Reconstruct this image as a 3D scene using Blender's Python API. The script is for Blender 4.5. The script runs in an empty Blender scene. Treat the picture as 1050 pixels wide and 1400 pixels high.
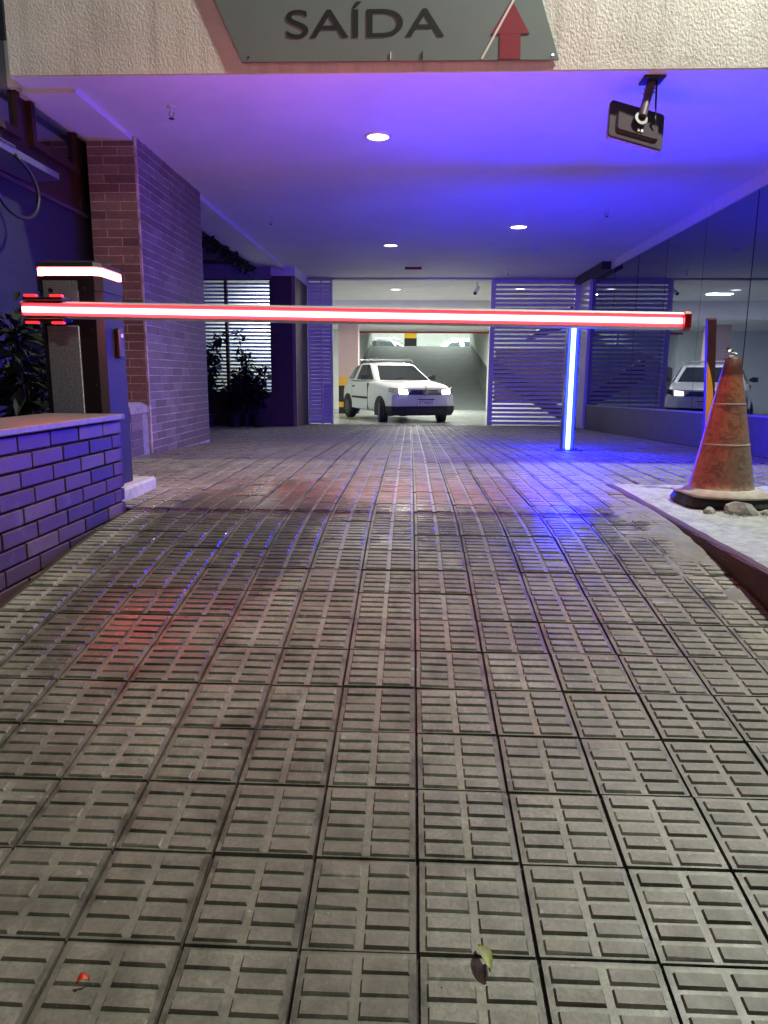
import bpy, math, random
from mathutils import Vector, Matrix
from mathutils import noise as mn
random.seed(11)
sc = bpy.context.scene
C = sc.collection
R = math.radians

# ------------------------------------------------------------------ camera, sky, lights, exposure
CAM_H = 0.65
PITCH, YAW, ROLL = R(10.8127), R(2.3082), R(0.37)
cam_d = bpy.data.cameras.new('camera')
cam = bpy.data.objects.new('camera', cam_d)
C.objects.link(cam)
f = Vector((-math.sin(YAW)*math.cos(PITCH), math.cos(YAW)*math.cos(PITCH), -math.sin(PITCH)))
r0 = Vector((math.cos(YAW), math.sin(YAW), 0))
u0 = r0.cross(f)
rr = r0*math.cos(ROLL) + u0*math.sin(ROLL)
uu = u0*math.cos(ROLL) - r0*math.sin(ROLL)
cam.matrix_world = Matrix(((rr.x, uu.x, -f.x, 0), (rr.y, uu.y, -f.y, 0), (rr.z, uu.z, -f.z, CAM_H), (0, 0, 0, 1)))
cam_d.sensor_fit = 'VERTICAL'
cam_d.sensor_height = 36.0
cam_d.lens = 36.0*970/1400
cam_d.clip_start = 0.05
cam_d.clip_end = 400
sc.camera = cam

w = bpy.data.worlds.new('World')
sc.world = w
w.use_nodes = True
nt = w.node_tree
bg = nt.nodes['Background']
sky = nt.nodes.new('ShaderNodeTexSky')
sky.sky_type = 'NISHITA'
sky.sun_disc = False
sky.sun_elevation = R(3)
sky.sun_rotation = R(200)
nt.links.new(sky.outputs[0], bg.inputs[0])
bg.inputs[1].default_value = 0.007

def lamp(name, kind, loc, energy, color, size=0.1, target=None, angle=120, blend=0.6, sy=None):
    d = bpy.data.lights.new(name, kind)
    d.energy = energy
    d.color = color
    if kind == 'SPOT':
        d.spot_size = R(angle); d.spot_blend = blend; d.shadow_soft_size = size
    elif kind == 'POINT':
        d.shadow_soft_size = size
    elif kind == 'AREA':
        d.shape = 'RECTANGLE'; d.size = size; d.size_y = sy or size
    o = bpy.data.objects.new(name, d)
    C.objects.link(o)
    o.location = loc
    if target is not None:
        o.rotation_euler = (Vector(target)-Vector(loc)).to_track_quat('-Z', 'Y').to_euler()
    return o

# street lamp above the entrance; added, unseen fill lamp across the road
lamp('street_light', 'SPOT', (2.9, 3.72, 5.7), 1650, (0.96, 1.0, 0.84), 0.10, (0, 2.6, 0), 150, 0.5)
lamp('road_fill', 'SPOT', (3.5, -9.0, 7.5), 750, (1.0, 0.94, 0.82), 0.25, (0, 4.0, 1.5), 60, 0.6)
# garage lighting under its own ceiling
lamp('garage_light', 'AREA', (-0.2, 16.0, 2.42), 80, (1.0, 0.95, 0.88), 0.5, (-0.2, 16.0, 0), sy=0.2)
lamp('garage_light', 'AREA', (2.6, 16.2, 2.42), 60, (1.0, 0.95, 0.88), 0.5, (2.6, 16.2, 0), sy=0.2)
lamp('garage_light', 'AREA', (0.6, 20.0, 2.02), 230, (1.0, 0.98, 0.92), 1.6, (0.6, 20.0, 0), sy=0.25)
lamp('garage_light', 'AREA', (0.5, 33.0, 3.9), 2200, (0.9, 1.0, 0.93), 4, (0.5, 34.0, 0), sy=1)
lamp('garage_light', 'AREA', (-2.6, 15.5, 2.3), 34, (0.92, 1.0, 0.95), 0.6, (-2.9, 16.0, 0), sy=0.3)

sc.view_settings.view_transform = 'Standard'
sc.view_settings.look = 'None'
sc.view_settings.gamma = 1
sc.view_settings.use_curve_mapping = False
sc.view_settings.exposure = 0.0
sc.render.engine = 'CYCLES'
sc.cycles.max_bounces = 6
sc.cycles.sample_clamp_indirect = 6.0

# ------------------------------------------------------------------ helpers
class MB:
    def __init__(s):
        s.v = []; s.f = []; s.m = []; s.c = []; s.mi = 0; s.col = (0.0, 0.5)
    def vert(s, p, c=None):
        s.v.append(tuple(p)); s.c.append(c or s.col); return len(s.v)-1
    def face(s, idx, mi=None):
        s.f.append(tuple(idx)); s.m.append(s.mi if mi is None else mi)
    def quad(s, a, b, c, d):
        s.face([s.vert(a), s.vert(b), s.vert(c), s.vert(d)])
    def box(s, x0, x1, y0, y1, z0, z1):
        p = [s.vert((x, y, z)) for z in (z0, z1) for y in (y0, y1) for x in (x0, x1)]
        for q in ((0, 2, 3, 1), (4, 5, 7, 6), (0, 1, 5, 4), (2, 6, 7, 3), (0, 4, 6, 2), (1, 3, 7, 5)):
            s.face([p[i] for i in q])
        return s
    def bbox(s, x0, x1, y0, y1, z0, z1, b):
        # box with chamfered edges
        xs = (x0, x0+b, x1-b, x1); ys = (y0, y0+b, y1-b, y1); zs = (z0, z0+b, z1-b, z1)
        idx = {}
        def g(i, j, k):
            key = (i, j, k)
            if key not in idx:
                idx[key] = s.vert((xs[i], ys[j], zs[k]))
            return idx[key]
        for k, o in ((0, 1), (3, 0)):
            q = [g(1, 1, k), g(2, 1, k), g(2, 2, k), g(1, 2, k)]
            s.face(q[::-1] if k == 0 else q)
        for j in (0, 3):
            q = [g(1, j, 1), g(2, j, 1), g(2, j, 2), g(1, j, 2)]
            s.face(q if j == 0 else q[::-1])
        for i in (0, 3):
            q = [g(i, 1, 1), g(i, 2, 1), g(i, 2, 2), g(i, 1, 2)]
            s.face(q[::-1] if i == 0 else q)
        for j, jj in ((0, 1), (3, 2)):
            for k, kk in ((0, 1), (3, 2)):
                s.face([g(1, j, kk), g(2, j, kk), g(2, jj, k), g(1, jj, k)])
        for i, ii in ((0, 1), (3, 2)):
            for k, kk in ((0, 1), (3, 2)):
                s.face([g(i, 1, kk), g(i, 2, kk), g(ii, 2, k), g(ii, 1, k)])
        for i, ii in ((0, 1), (3, 2)):
            for j, jj in ((0, 1), (3, 2)):
                s.face([g(i, jj, 1), g(i, jj, 2), g(ii, j, 2), g(ii, j, 1)])
        for i, ii in ((0, 1), (3, 2)):
            for j, jj in ((0, 1), (3, 2)):
                for k, kk in ((0, 1), (3, 2)):
                    s.face([g(i, jj, kk), g(ii, j, kk), g(ii, jj, k)])
        return s
    def loft(s, rings, close=True, caps=True):
        ids = [[s.vert(p) for p in r] for r in rings]
        n = len(ids[0])
        for a, b in zip(ids, ids[1:]):
            for i in range(n if close else n-1):
                s.face([a[i], a[(i+1) % n], b[(i+1) % n], b[i]])
        if caps:
            s.face(ids[0][::-1]); s.face(ids[-1])
        return s
    def lathe(s, prof, cx=0, cy=0, n=32, caps=True, sq=None):
        rings = []
        for r, z in prof:
            ring = []
            for i in range(n):
                a = 2*math.pi*i/n
                k = 1.0
                if sq:
                    k = 1.0/((abs(math.cos(a))**sq+abs(math.sin(a))**sq)**(1/sq))
                ring.append((cx+r*k*math.cos(a), cy+r*k*math.sin(a), z))
            rings.append(ring)
        return s.loft(rings, True, caps)
    def tube(s, pts, r, n=8, caps=True):
        rings = []
        pts = [Vector(p) for p in pts]
        up = Vector((0.13, 0.21, 1)).normalized()
        for i, p in enumerate(pts):
            d = (pts[min(i+1, len(pts)-1)]-pts[max(i-1, 0)]).normalized()
            a = d.cross(up)
            if a.length < 1e-3: a = d.cross(Vector((1, 0, 0)))
            a.normalize(); b = d.cross(a)
            rad = r[i] if isinstance(r, (list, tuple)) else r
            rings.append([p+a*(rad*math.cos(2*math.pi*k/n))+b*(rad*math.sin(2*math.pi*k/n)) for k in range(n)])
        return s.loft(rings, True, caps)
    def mesh(s, name, mats, smooth=False, attr=False):
        me = bpy.data.meshes.new(name)
        me.from_pydata(s.v, [], s.f)
        for m in (mats if isinstance(mats, (list, tuple)) else [mats]):
            me.materials.append(m)
        if any(s.m):
            me.polygons.foreach_set('material_index', s.m)
        if attr:
            a = me.color_attributes.new('tint', 'FLOAT_COLOR', 'POINT')
            flat = []
            for c in s.c: flat += [c[0], c[1], 0, 1]
            a.data.foreach_set('color', flat)
        if smooth:
            me.polygons.foreach_set('use_smooth', [True]*len(me.polygons))
        me.update()
        return me

def fix_normals(me):
    import bmesh
    bm = bmesh.new(); bm.from_mesh(me)
    bmesh.ops.recalc_face_normals(bm, faces=bm.faces)
    bm.to_mesh(me); bm.free()

def put(name, me, parent=None, loc=(0, 0, 0), rot=None, scale=None):
    o = bpy.data.objects.new(name, me)
    C.objects.link(o)
    o.location = loc
    if rot: o.rotation_euler = rot
    if scale: o.scale = scale
    if parent: o.parent = parent
    return o

def thing(name, label, cat, loc=(0, 0, 0), group=None, rot=None):
    o = bpy.data.objects.new(name, None)
    C.objects.link(o)
    o.empty_display_size = 0.1
    o.location = loc
    if rot: o.rotation_euler = rot
    o['label'] = label; o['category'] = cat
    if group: o['group'] = group
    return o

def part(name, mb, mat, parent, smooth=False, local=False, label=None, fix=True, origin=None):
    """world-coordinate geometry stored relative to the parent's origin"""
    if not local:
        ox, oy, oz = origin if origin is not None else world_loc(parent)
        mb.v = [(x-ox, y-oy, z-oz) for x, y, z in mb.v]
    me = mb.mesh(name, mat, smooth)
    if fix: fix_normals(me)
    o = put(name, me, parent)
    if label: o['label'] = label
    return o

def world_loc(o):
    p = Vector((0, 0, 0))
    while o is not None:
        p += Vector(o.location); o = o.parent
    return p

def solid(name, mb, mat, label=None, cat=None, group=None, kind=None, smooth=False, fix=True, attr=False):
    xs = [p[0] for p in mb.v]; ys = [p[1] for p in mb.v]; zs = [p[2] for p in mb.v]
    o0 = ((min(xs)+max(xs))/2, (min(ys)+max(ys))/2, min(zs))
    mb.v = [(x-o0[0], y-o0[1], z-o0[2]) for x, y, z in mb.v]
    me = mb.mesh(name, mat, smooth, attr)
    if fix: fix_normals(me)
    o = put(name, me, None, o0)
    if label: o['label'] = label
    if cat: o['category'] = cat
    if group: o['group'] = group
    if kind: o['kind'] = kind
    return o

def copy_tree(o, parent=None):
    c = o.copy(); C.objects.link(c)
    if parent: c.parent = parent
    for ch in list(o.children): copy_tree(ch, c)
    return c

def text_mesh(name, body, mat, width, height, depth=0.002):
    cu = bpy.data.curves.new(name, 'FONT')
    cu.body = body; cu.extrude = depth; cu.size = 1
    t = bpy.data.objects.new(name, cu)
    C.objects.link(t)
    dg = bpy.context.evaluated_depsgraph_get()
    me = bpy.data.meshes.new_from_object(t.evaluated_get(dg))
    bpy.data.objects.remove(t)
    xs = [v.co.x for v in me.vertices]; ys = [v.co.y for v in me.vertices]
    x0, x1 = min(xs), max(xs)
    y0 = 0.0
    caps_h = 0.729 if max(ys) > 0.8 else max(ys)
    for v in me.vertices:
        x, y, z = v.co
        v.co = ((x-x0)/(x1-x0)*width, -z, (y-y0)/caps_h*height)
    me.materials.clear(); me.materials.append(mat)
    me.name = name
    return me

# ------------------------------------------------------------------ materials
class NT:
    def __init__(s, name):
        s.mat = bpy.data.materials.new(name); s.mat.use_nodes = True
        s.t = s.mat.node_tree; s.b = s.t.nodes['Principled BSDF']
    def n(s, typ, **kw):
        nd = s.t.nodes.new('ShaderNode'+typ)
        for k, v in kw.items():
            if k.startswith('i_'):
                key = k[2:]
                key = int(key) if key.isdigit() else key.replace('_', ' ')
                s.set(nd.inputs[key], v)
            else: setattr(nd, k, v)
        return nd
    def set(s, inp, v):
        if hasattr(v, 'is_output'): s.t.links.new(v, inp)
        elif hasattr(v, 'outputs'): s.t.links.new(v.outputs[0], inp)
        else: inp.default_value = v
    def math(s, op, a, b=0.0, c=0.0, clamp=False):
        nd = s.n('Math', operation=op, use_clamp=clamp)
        s.set(nd.inputs[0], a); s.set(nd.inputs[1], b); s.set(nd.inputs[2], c)
        return nd.outputs[0]
    def noise(s, vec, scale, detail=4, rough=0.55, out=0):
        nd = s.n('TexNoise'); s.set(nd.inputs['Vector'], vec)
        nd.inputs['Scale'].default_value = scale; nd.inputs['Detail'].default_value = detail
        nd.inputs['Roughness'].default_value = rough
        return nd.outputs[out]
    def ramp(s, fac, stops):
        nd = s.n('ValToRGB'); s.set(nd.inputs[0], fac)
        e = nd.color_ramp.elements
        while len(e) < len(stops): e.new(0.5)
        for el, (p, c) in zip(e, stops):
            el.position = p
            el.color = (c[0], c[1], c[2], 1) if isinstance(c, (tuple, list)) else (c, c, c, 1)
        return nd.outputs[0]
    def mix(s, fac, a, b, mode='MIX'):
        nd = s.n('Mix', data_type='RGBA', blend_type=mode)
        s.set(nd.inputs['Factor'], fac)
        s.set(nd.inputs[6], a if not isinstance(a, tuple) or len(a) == 4 else a+(1,))
        s.set(nd.inputs[7], b if not isinstance(b, tuple) or len(b) == 4 else b+(1,))
        return nd.outputs[2]
    def pos(s): return s.n('NewGeometry').outputs['Position']
    def objco(s): return s.n('TexCoord').outputs['Object']
    def rnd(s): return s.n('ObjectInfo').outputs['Random']
    def bump(s, h, strength=0.3, dist=0.01):
        nd = s.n('Bump'); s.set(nd.inputs['Height'], h)
        nd.inputs['Strength'].default_value = strength; nd.inputs['Distance'].default_value = dist
        s.t.links.new(nd.outputs[0], s.b.inputs['Normal'])
    def base(s, v): s.set(s.b.inputs['Base Color'], v if not isinstance(v, tuple) or len(v) == 4 else v+(1,))
    def rough(s, v): s.set(s.b.inputs['Roughness'], v)

def worn(name, col, rough=0.6, var=0.25, scale=12, bump=0.15, metallic=0.0, spec=None, rnd=0.0, dirt=None):
    m = NT(name)
    p = m.pos()
    n1 = m.noise(p, scale, 5); n2 = m.noise(p, scale*6, 3)
    fac = m.math('ADD', m.math('MULTIPLY', n1, 0.7), m.math('MULTIPLY', n2, 0.3))
    lo = tuple(c*(1-var) for c in col); hi = tuple(min(1, c*(1+var)) for c in col)
    c = m.ramp(fac, [(0.3, lo), (0.7, hi)])
    if rnd:
        k = m.math('MULTIPLY_ADD', m.rnd(), rnd, 1-rnd/2)
        c = m.mix(1.0, c, m.n('CombineColor', i_0=k, i_1=k, i_2=k).outputs[0], 'MULTIPLY')
    if dirt:
        d = m.ramp(m.noise(p, scale*0.35, 6, 0.7), [(0.45, 0.0), (0.7, 1.0)])
        c = m.mix(d, c, dirt)
    m.base(c)
    m.rough(m.math('MULTIPLY_ADD', n2, 0.25, rough-0.12))
    m.b.inputs['Metallic'].default_value = metallic
    if spec is not None: m.b.inputs['Specular IOR Level'].default_value = spec
    if bump: m.bump(n2, bump, 0.004)
    return m.mat

def emit(name, col, strength):
    m = NT(name)
    m.base((0.1, 0.1, 0.1))
    m.b.inputs['Emission Color'].default_value = (*col, 1)
    m.b.inputs['Emission Strength'].default_value = strength
    return m.mat

def stucco():
    m = NT('stucco')
    p = m.pos()
    mp = m.n('Mapping', vector_type='POINT'); m.set(mp.inputs[0], p)
    mp.inputs['Scale'].default_value = (1, 1, 0.7)
    n = m.noise(mp.outputs[0], 75, 4, 0.6)
    n2 = m.noise(p, 2.2, 4, 0.6)
    n3 = m.noise(p, 28, 3, 0.6)
    c = m.ramp(n2, [(0.3, (0.52, 0.50, 0.465)), (0.7, (0.66, 0.64, 0.60))])
    patch = m.ramp(m.noise(p, 4.5, 5, 0.7), [(0.60, 0.0), (0.72, 0.5)])
    c = m.mix(patch, c, (0.68, 0.64, 0.60))
    mp2 = m.n('Mapping', i_0=p, i_3=(7, 7, 0.5))
    st = m.ramp(m.noise(mp2.outputs[0], 1.4, 5, 0.65), [(0.48, 0.0), (0.70, 0.45)])
    c = m.mix(st, c, (0.30, 0.275, 0.24))
    m.base(c); m.rough(0.9)
    h = m.math('ADD', m.ramp(n, [(0.35, 0.0), (0.62, 1.0)]), m.math('MULTIPLY', n3, 0.5))
    m.bump(h, 0.38, 0.009)
    return m.mat

def tile_mat(name, bar):
    m = NT(name)
    p = m.pos()
    sep = m.n('SeparateXYZ', i_0=p)
    X, Y = sep.outputs[0], sep.outputs[1]
    at = m.n('Attribute', attribute_name='tint')
    asep = m.n('SeparateColor', i_0=at.outputs['Color'])
    dirt, tone = asep.outputs[0], asep.outputs[1]  # red channel: joint dirt, plus shade painted along the bars' near edges
    tone = m.math('ADD', tone, m.math('ADD', m.rnd(), -0.5))
    fine = m.noise(p, 120, 4, 0.7)
    med = m.noise(p, 16, 6, 0.65)
    big = m.noise(p, 2.0, 5, 0.6)
    base = m.ramp(med, [(0.30, (0.085, 0.082, 0.068)), (0.5, (0.225, 0.222, 0.185)), (0.72, (0.400, 0.398, 0.335))])
    # reddish-brown versus grey tiles, single tiles differ
    base = m.mix(m.ramp(tone, [(0.25, 0.0), (0.95, 0.7)]), base, (0.145, 0.120, 0.100))
    base = m.mix(m.ramp(tone, [(0.0, 0.5), (0.35, 0.0)]), base, (0.42, 0.40, 0.33))
    base = m.mix(m.ramp(fine, [(0.35, 0.6), (0.58, 0.0)]), base, (0.060, 0.055, 0.046))
    # old traffic dirt, darkest over the crest
    s1 = m.math('SUBTRACT', 1.0, m.math('MULTIPLY', m.math('ABSOLUTE', m.math('SUBTRACT', Y, 3.55)), 0.85), clamp=True)
    grime = m.math('MULTIPLY', m.ramp(big, [(0.35, 0.0), (0.62, 1.0)]), m.math('MULTIPLY_ADD', s1, 0.65, 0.26))
    base = m.mix(grime, base, (0.050, 0.036, 0.033))
    # darker, smoother area on the left of the slope (an ellipse broken up by noise)
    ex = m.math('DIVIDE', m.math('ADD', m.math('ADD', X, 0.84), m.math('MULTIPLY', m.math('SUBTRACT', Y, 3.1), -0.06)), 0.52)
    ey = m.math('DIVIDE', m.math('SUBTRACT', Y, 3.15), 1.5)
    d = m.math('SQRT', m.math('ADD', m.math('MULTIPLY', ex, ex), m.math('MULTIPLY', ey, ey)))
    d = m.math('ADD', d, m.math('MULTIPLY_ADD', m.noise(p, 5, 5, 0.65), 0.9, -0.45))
    dark_patch = m.ramp(d, [(0.72, 1.0), (1.05, 0.0)])
    base = m.mix(m.math('MULTIPLY', dark_patch, 0.93), base, (0.026, 0.018, 0.016))
    # cement dust by the kerb and by the brick wall
    e1 = m.math('ADD', X, m.math('MULTIPLY_ADD', m.noise(p, 6, 5, 0.6), 0.5, -0.25))
    dust = m.math('MAXIMUM', m.ramp(m.math('MULTIPLY', m.math('SUBTRACT', -1.16, e1), 6.0), [(0.0, 0.0), (1.0, 0.7)]),
                  m.math('MULTIPLY', m.ramp(m.math('MULTIPLY', m.math('SUBTRACT', e1, 0.98), 5.0), [(0.0, 0.0), (1.0, 0.7)]),
                         m.ramp(m.math('MULTIPLY', m.math('SUBTRACT', Y, 1.9), 2.0), [(0.0, 0.0), (0.5, 1.0)])))
    dust = m.math('MULTIPLY', dust, m.ramp(m.math('SUBTRACT', Y, 4.0), [(0.2, 1.0), (0.6, 0.0)]))
    base = m.mix(dust, base, (0.30, 0.29, 0.25))
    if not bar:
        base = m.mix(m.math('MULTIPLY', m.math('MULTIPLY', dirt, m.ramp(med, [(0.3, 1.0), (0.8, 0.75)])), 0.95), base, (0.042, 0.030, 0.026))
    tx_ = m.math('ABSOLUTE', m.math('SUBTRACT', m.math('ABSOLUTE', m.math('ADD', X, 0.12)), 0.62))
    trk = m.math('MULTIPLY', m.ramp(m.math('ADD', tx_, m.math('MULTIPLY_ADD', m.noise(p, 4, 4), 0.3, -0.15)), [(0.05, 0.55), (0.22, 0.0)]), m.ramp(m.noise(p, 3.5, 5, 0.7), [(0.4, 0.2), (0.65, 1.0)]))
    base = m.mix(trk, base, (0.080, 0.066, 0.056))
    oil = m.ramp(m.noise(p, 2.6, 7, 0.75), [(0.52, 0.0), (0.64, 0.75)])
    base = m.mix(oil, base, (0.050, 0.042, 0.036))
    spots = m.ramp(m.noise(p, 30, 2, 0.5), [(0.735, 0.0), (0.75, 1.0)])
    base = m.mix(m.math('MULTIPLY', spots, 0.6), base, (0.42, 0.41, 0.37))
    base = m.mix(0.28, base, (0.285, 0.258, 0.212) if bar else (0.330, 0.340, 0.275))
    moss = m.math('MULTIPLY', m.ramp(m.noise(p, 9, 6, 0.7), [(0.46, 0.0), (0.60, 0.9)]), m.math('MULTIPLY_ADD', dirt, 0.65, 0.35))
    base = m.mix(moss, base, (0.040, 0.042, 0.032))
    scuff = m.ramp(m.noise(m.n('Mapping', i_0=p, i_3=(22, 6, 1)).outputs[0], 3.0, 5, 0.7), [(0.60, 0.0), (0.75, 0.45)])
    base = m.mix(scuff, base, (0.36, 0.35, 0.31))
    m.base(base)
    ro = m.math('MULTIPLY_ADD', med, 0.35, 0.36 if bar else 0.27)
    ro = m.math('SUBTRACT', ro, m.math('MULTIPLY', s1, 0.16))
    ro = m.math('SUBTRACT', ro, m.math('MULTIPLY', dark_patch, 0.32))
    crest = m.math('MULTIPLY', m.ramp(m.math('ADD', m.math('ABSOLUTE', m.math('SUBTRACT', Y, 3.22)), m.math('MULTIPLY_ADD', m.noise(p, 4, 4), 0.5, -0.25)), [(0.22, 1.0), (0.42, 0.0)]),
                   m.ramp(m.math('ADD', m.math('ABSOLUTE', m.math('SUBTRACT', X, 0.35)), m.math('MULTIPLY_ADD', m.noise(p, 3, 4), 0.5, -0.25)), [(0.5, 1.0), (0.8, 0.0)]))
    ro = m.math('SUBTRACT', ro, m.math('MULTIPLY', crest, 0.2))
    m.rough(m.math('MAXIMUM', m.math('ADD', ro, m.math('MULTIPLY', dust, 0.3)), 0.12 if bar else 0.36))
    m.bump(m.math('ADD', m.math('MULTIPLY', fine, 0.5), med), 0.35, 0.003)
    return m.mat

def brick_mat(name, cols, rough=0.55, stain=None, bump=0.3):
    m = NT(name)
    p = m.pos()
    rn = m.rnd()
    n = m.noise(p, 40, 5, 0.65); n2 = m.noise(p, 5, 5, 0.6)
    c = m.ramp(m.math('MULTIPLY_ADD', n2, 0.35, m.math('MULTIPLY', rn, 0.65)), [(0.15, cols[0]), (0.5, cols[1]), (0.85, cols[2])])
    c = m.mix(m.ramp(n, [(0.3, 0.45), (0.62, 0.0)]), c, tuple(x*0.45 for x in cols[1]))
    if stain:
        st = m.ramp(m.noise(p, 3.3, 6, 0.7), [(0.56, 0.0), (0.74, 0.7)])
        c = m.mix(st, c, stain)
    m.base(c); m.rough(m.math('MULTIPLY_ADD', n, 0.3, rough-0.15))
    m.bump(n, bump, 0.004)
    return m.mat

M = {}
M['stucco'] = stucco()
M['ceiling'] = worn('ceiling_paint', (0.76, 0.75, 0.73), 0.7, 0.08, 1.1, 0.06)
M['white'] = worn('white_paint', (0.72, 0.72, 0.72), 0.45, 0.08, 9, 0.05)
M['white_wall'] = worn('white_wall', (0.70, 0.74, 0.70), 0.7, 0.07, 4, 0.1)
M['grey_floor'] = worn('painted_concrete', (0.33, 0.37, 0.34), 0.22, 0.14, 2.2, 0.06)
M['ramp_dark'] = worn('ramp_concrete', (0.13, 0.15, 0.145), 0.7, 0.2, 3, 0.2)
M['mortar_dark'] = worn('dark_mortar', (0.026, 0.019, 0.018), 0.85, 0.3, 20, 0.4)
M['mortar_light'] = worn('light_mortar', (0.60, 0.58, 0.54), 0.85, 0.2, 25, 0.4, dirt=(0.22, 0.19, 0.16))
M['grout'] = worn('floor_grout', (0.035, 0.030, 0.026), 0.7, 0.4, 30, 0.5)
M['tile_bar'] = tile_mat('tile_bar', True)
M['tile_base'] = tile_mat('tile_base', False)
M['wall_brick'] = brick_mat('wall_brick', ((0.036, 0.018, 0.010), (0.088, 0.046, 0.024), (0.145, 0.085, 0.044)), 0.5, (0.22, 0.19, 0.13))
M['pillar_brick'] = brick_mat('pillar_brick', ((0.145, 0.115, 0.105), (0.215, 0.172, 0.150), (0.29, 0.245, 0.21)), 0.6, (0.26, 0.24, 0.20))
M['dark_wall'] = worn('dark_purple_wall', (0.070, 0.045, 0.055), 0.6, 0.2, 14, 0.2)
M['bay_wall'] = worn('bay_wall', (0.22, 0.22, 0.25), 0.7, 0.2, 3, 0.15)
M['concrete'] = worn('pad_concrete', (0.38, 0.40, 0.395), 0.88, 0.30, 22, 1.0, dirt=(0.24, 0.25, 0.245))
M['kerb_red'] = worn('red_kerb_paint', (0.050, 0.012, 0.012), 0.6, 0.4, 11, 0.35, dirt=(0.06, 0.032, 0.028))
M['kerb_edge'] = worn('worn_kerb_edge', (0.085, 0.045, 0.040), 0.8, 0.4, 40, 0.5, dirt=(0.09, 0.035, 0.03))
M['coping'] = worn('granite_coping', (0.21, 0.165, 0.15), 0.42, 0.35, 60, 0.2)
M['soil'] = worn('soil', (0.03, 0.024, 0.018), 0.95, 0.4, 30, 0.6)
M['wood'] = worn('brown_wood', (0.045, 0.020, 0.009), 0.5, 0.3, 18, 0.2)
M['black'] = worn('black_plastic', (0.018, 0.018, 0.020), 0.42, 0.2, 30, 0.05)
M['rubber'] = worn('black_rubber', (0.016, 0.016, 0.017), 0.7, 0.3, 30, 0.2)
M['cabinet'] = worn('cabinet_powder_coat', (0.020, 0.020, 0.022), 0.45, 0.06, 40, 0.0, spec=0.2)
M['grey_metal'] = worn('grey_metal', (0.40, 0.41, 0.43), 0.35, 0.1, 20, 0.05, 0.9)
M['alu'] = worn('arm_aluminium', (0.62, 0.60, 0.60), 0.38, 0.05, 20, 0.03, 0.25)
M['sign'] = worn('sign_plate', (0.135, 0.175, 0.175), 0.5, 0.05, 1.2, 0.0, 0.0)
M['ink'] = worn('black_vinyl', (0.010, 0.013, 0.015), 0.5, 0.1, 20, 0)
M['arrow'] = worn('red_vinyl', (0.20, 0.012, 0.030), 0.5, 0.1, 20, 0)
M['whitevinyl'] = worn('white_vinyl', (0.62, 0.60, 0.58), 0.5, 0.05, 20, 0)
M['yellow'] = worn('yellow_paint', (0.78, 0.42, 0.025), 0.5, 0.12, 14, 0.1)
M['pink'] = worn('pinkish_wall', (0.62, 0.44, 0.42), 0.7, 0.06, 5, 0.1)
M['blackpaint'] = worn('black_paint', (0.02, 0.014, 0.016), 0.5, 0.2, 14, 0.1)
M['maroon'] = worn('maroon_post', (0.05, 0.012, 0.014), 0.45, 0.3, 14, 0.1)
M['red_pipe'] = worn('red_pipe', (0.30, 0.02, 0.02), 0.4, 0.1, 20, 0)
M['chrome'] = worn('chrome', (0.6, 0.6, 0.62), 0.18, 0.05, 20, 0, 1.0)
M['leaf_dark'] = worn('dark_leaf', (0.007, 0.013, 0.006), 0.75, 0.5, 9, 0.1)
M['stem'] = worn('plant_stem', (0.035, 0.028, 0.018), 0.8, 0.2, 20, 0.2)
M['dry_leaf'] = worn('fallen_leaf', (0.24, 0.27, 0.07), 0.5, 0.3, 90, 0.1)
M['petal'] = worn('fallen_petal', (0.62, 0.045, 0.015), 0.5, 0.2, 90, 0.1)
M['foil'] = worn('crumpled_foil', (0.50, 0.47, 0.40), 0.3, 0.4, 60, 0.3, 0.7)
M['rubble'] = worn('broken_concrete', (0.34, 0.34, 0.31), 0.9, 0.3, 22, 0.7)
M['dust_base'] = worn('dusty_rubber', (0.42, 0.40, 0.36), 0.85, 0.3, 14, 0.4, dirt=(0.30, 0.13, 0.08))
M['lens_red'] = worn('red_lens', (0.35, 0.01, 0.012), 0.25, 0.1, 20, 0)
M['led_red'] = emit('red_led', (1.0, 0.055, 0.075), 44.0)
M['led_red_rear'] = emit('rear_red_led', (1.0, 0.20, 0.27), 190.0)
M['led_hood'] = emit('red_led_hood', (1.0, 0.10, 0.11), 38.0)
M['led_blue'] = emit('blue_led', (0.0016, 0.0030, 1.0), 1150.0)
M['led_blue_rear'] = emit('rear_blue_led', (0.003, 0.006, 1.0), 540.0)
M['lamp'] = emit('lamp_diffuser', (1.0, 0.93, 0.78), 9.0)
M['lamp_far'] = emit('garage_lamp_diffuser', (1.0, 0.97, 0.85), 5.0)
M['headlight'] = emit('lit_headlight', (1.0, 0.98, 0.92), 6.0)

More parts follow.
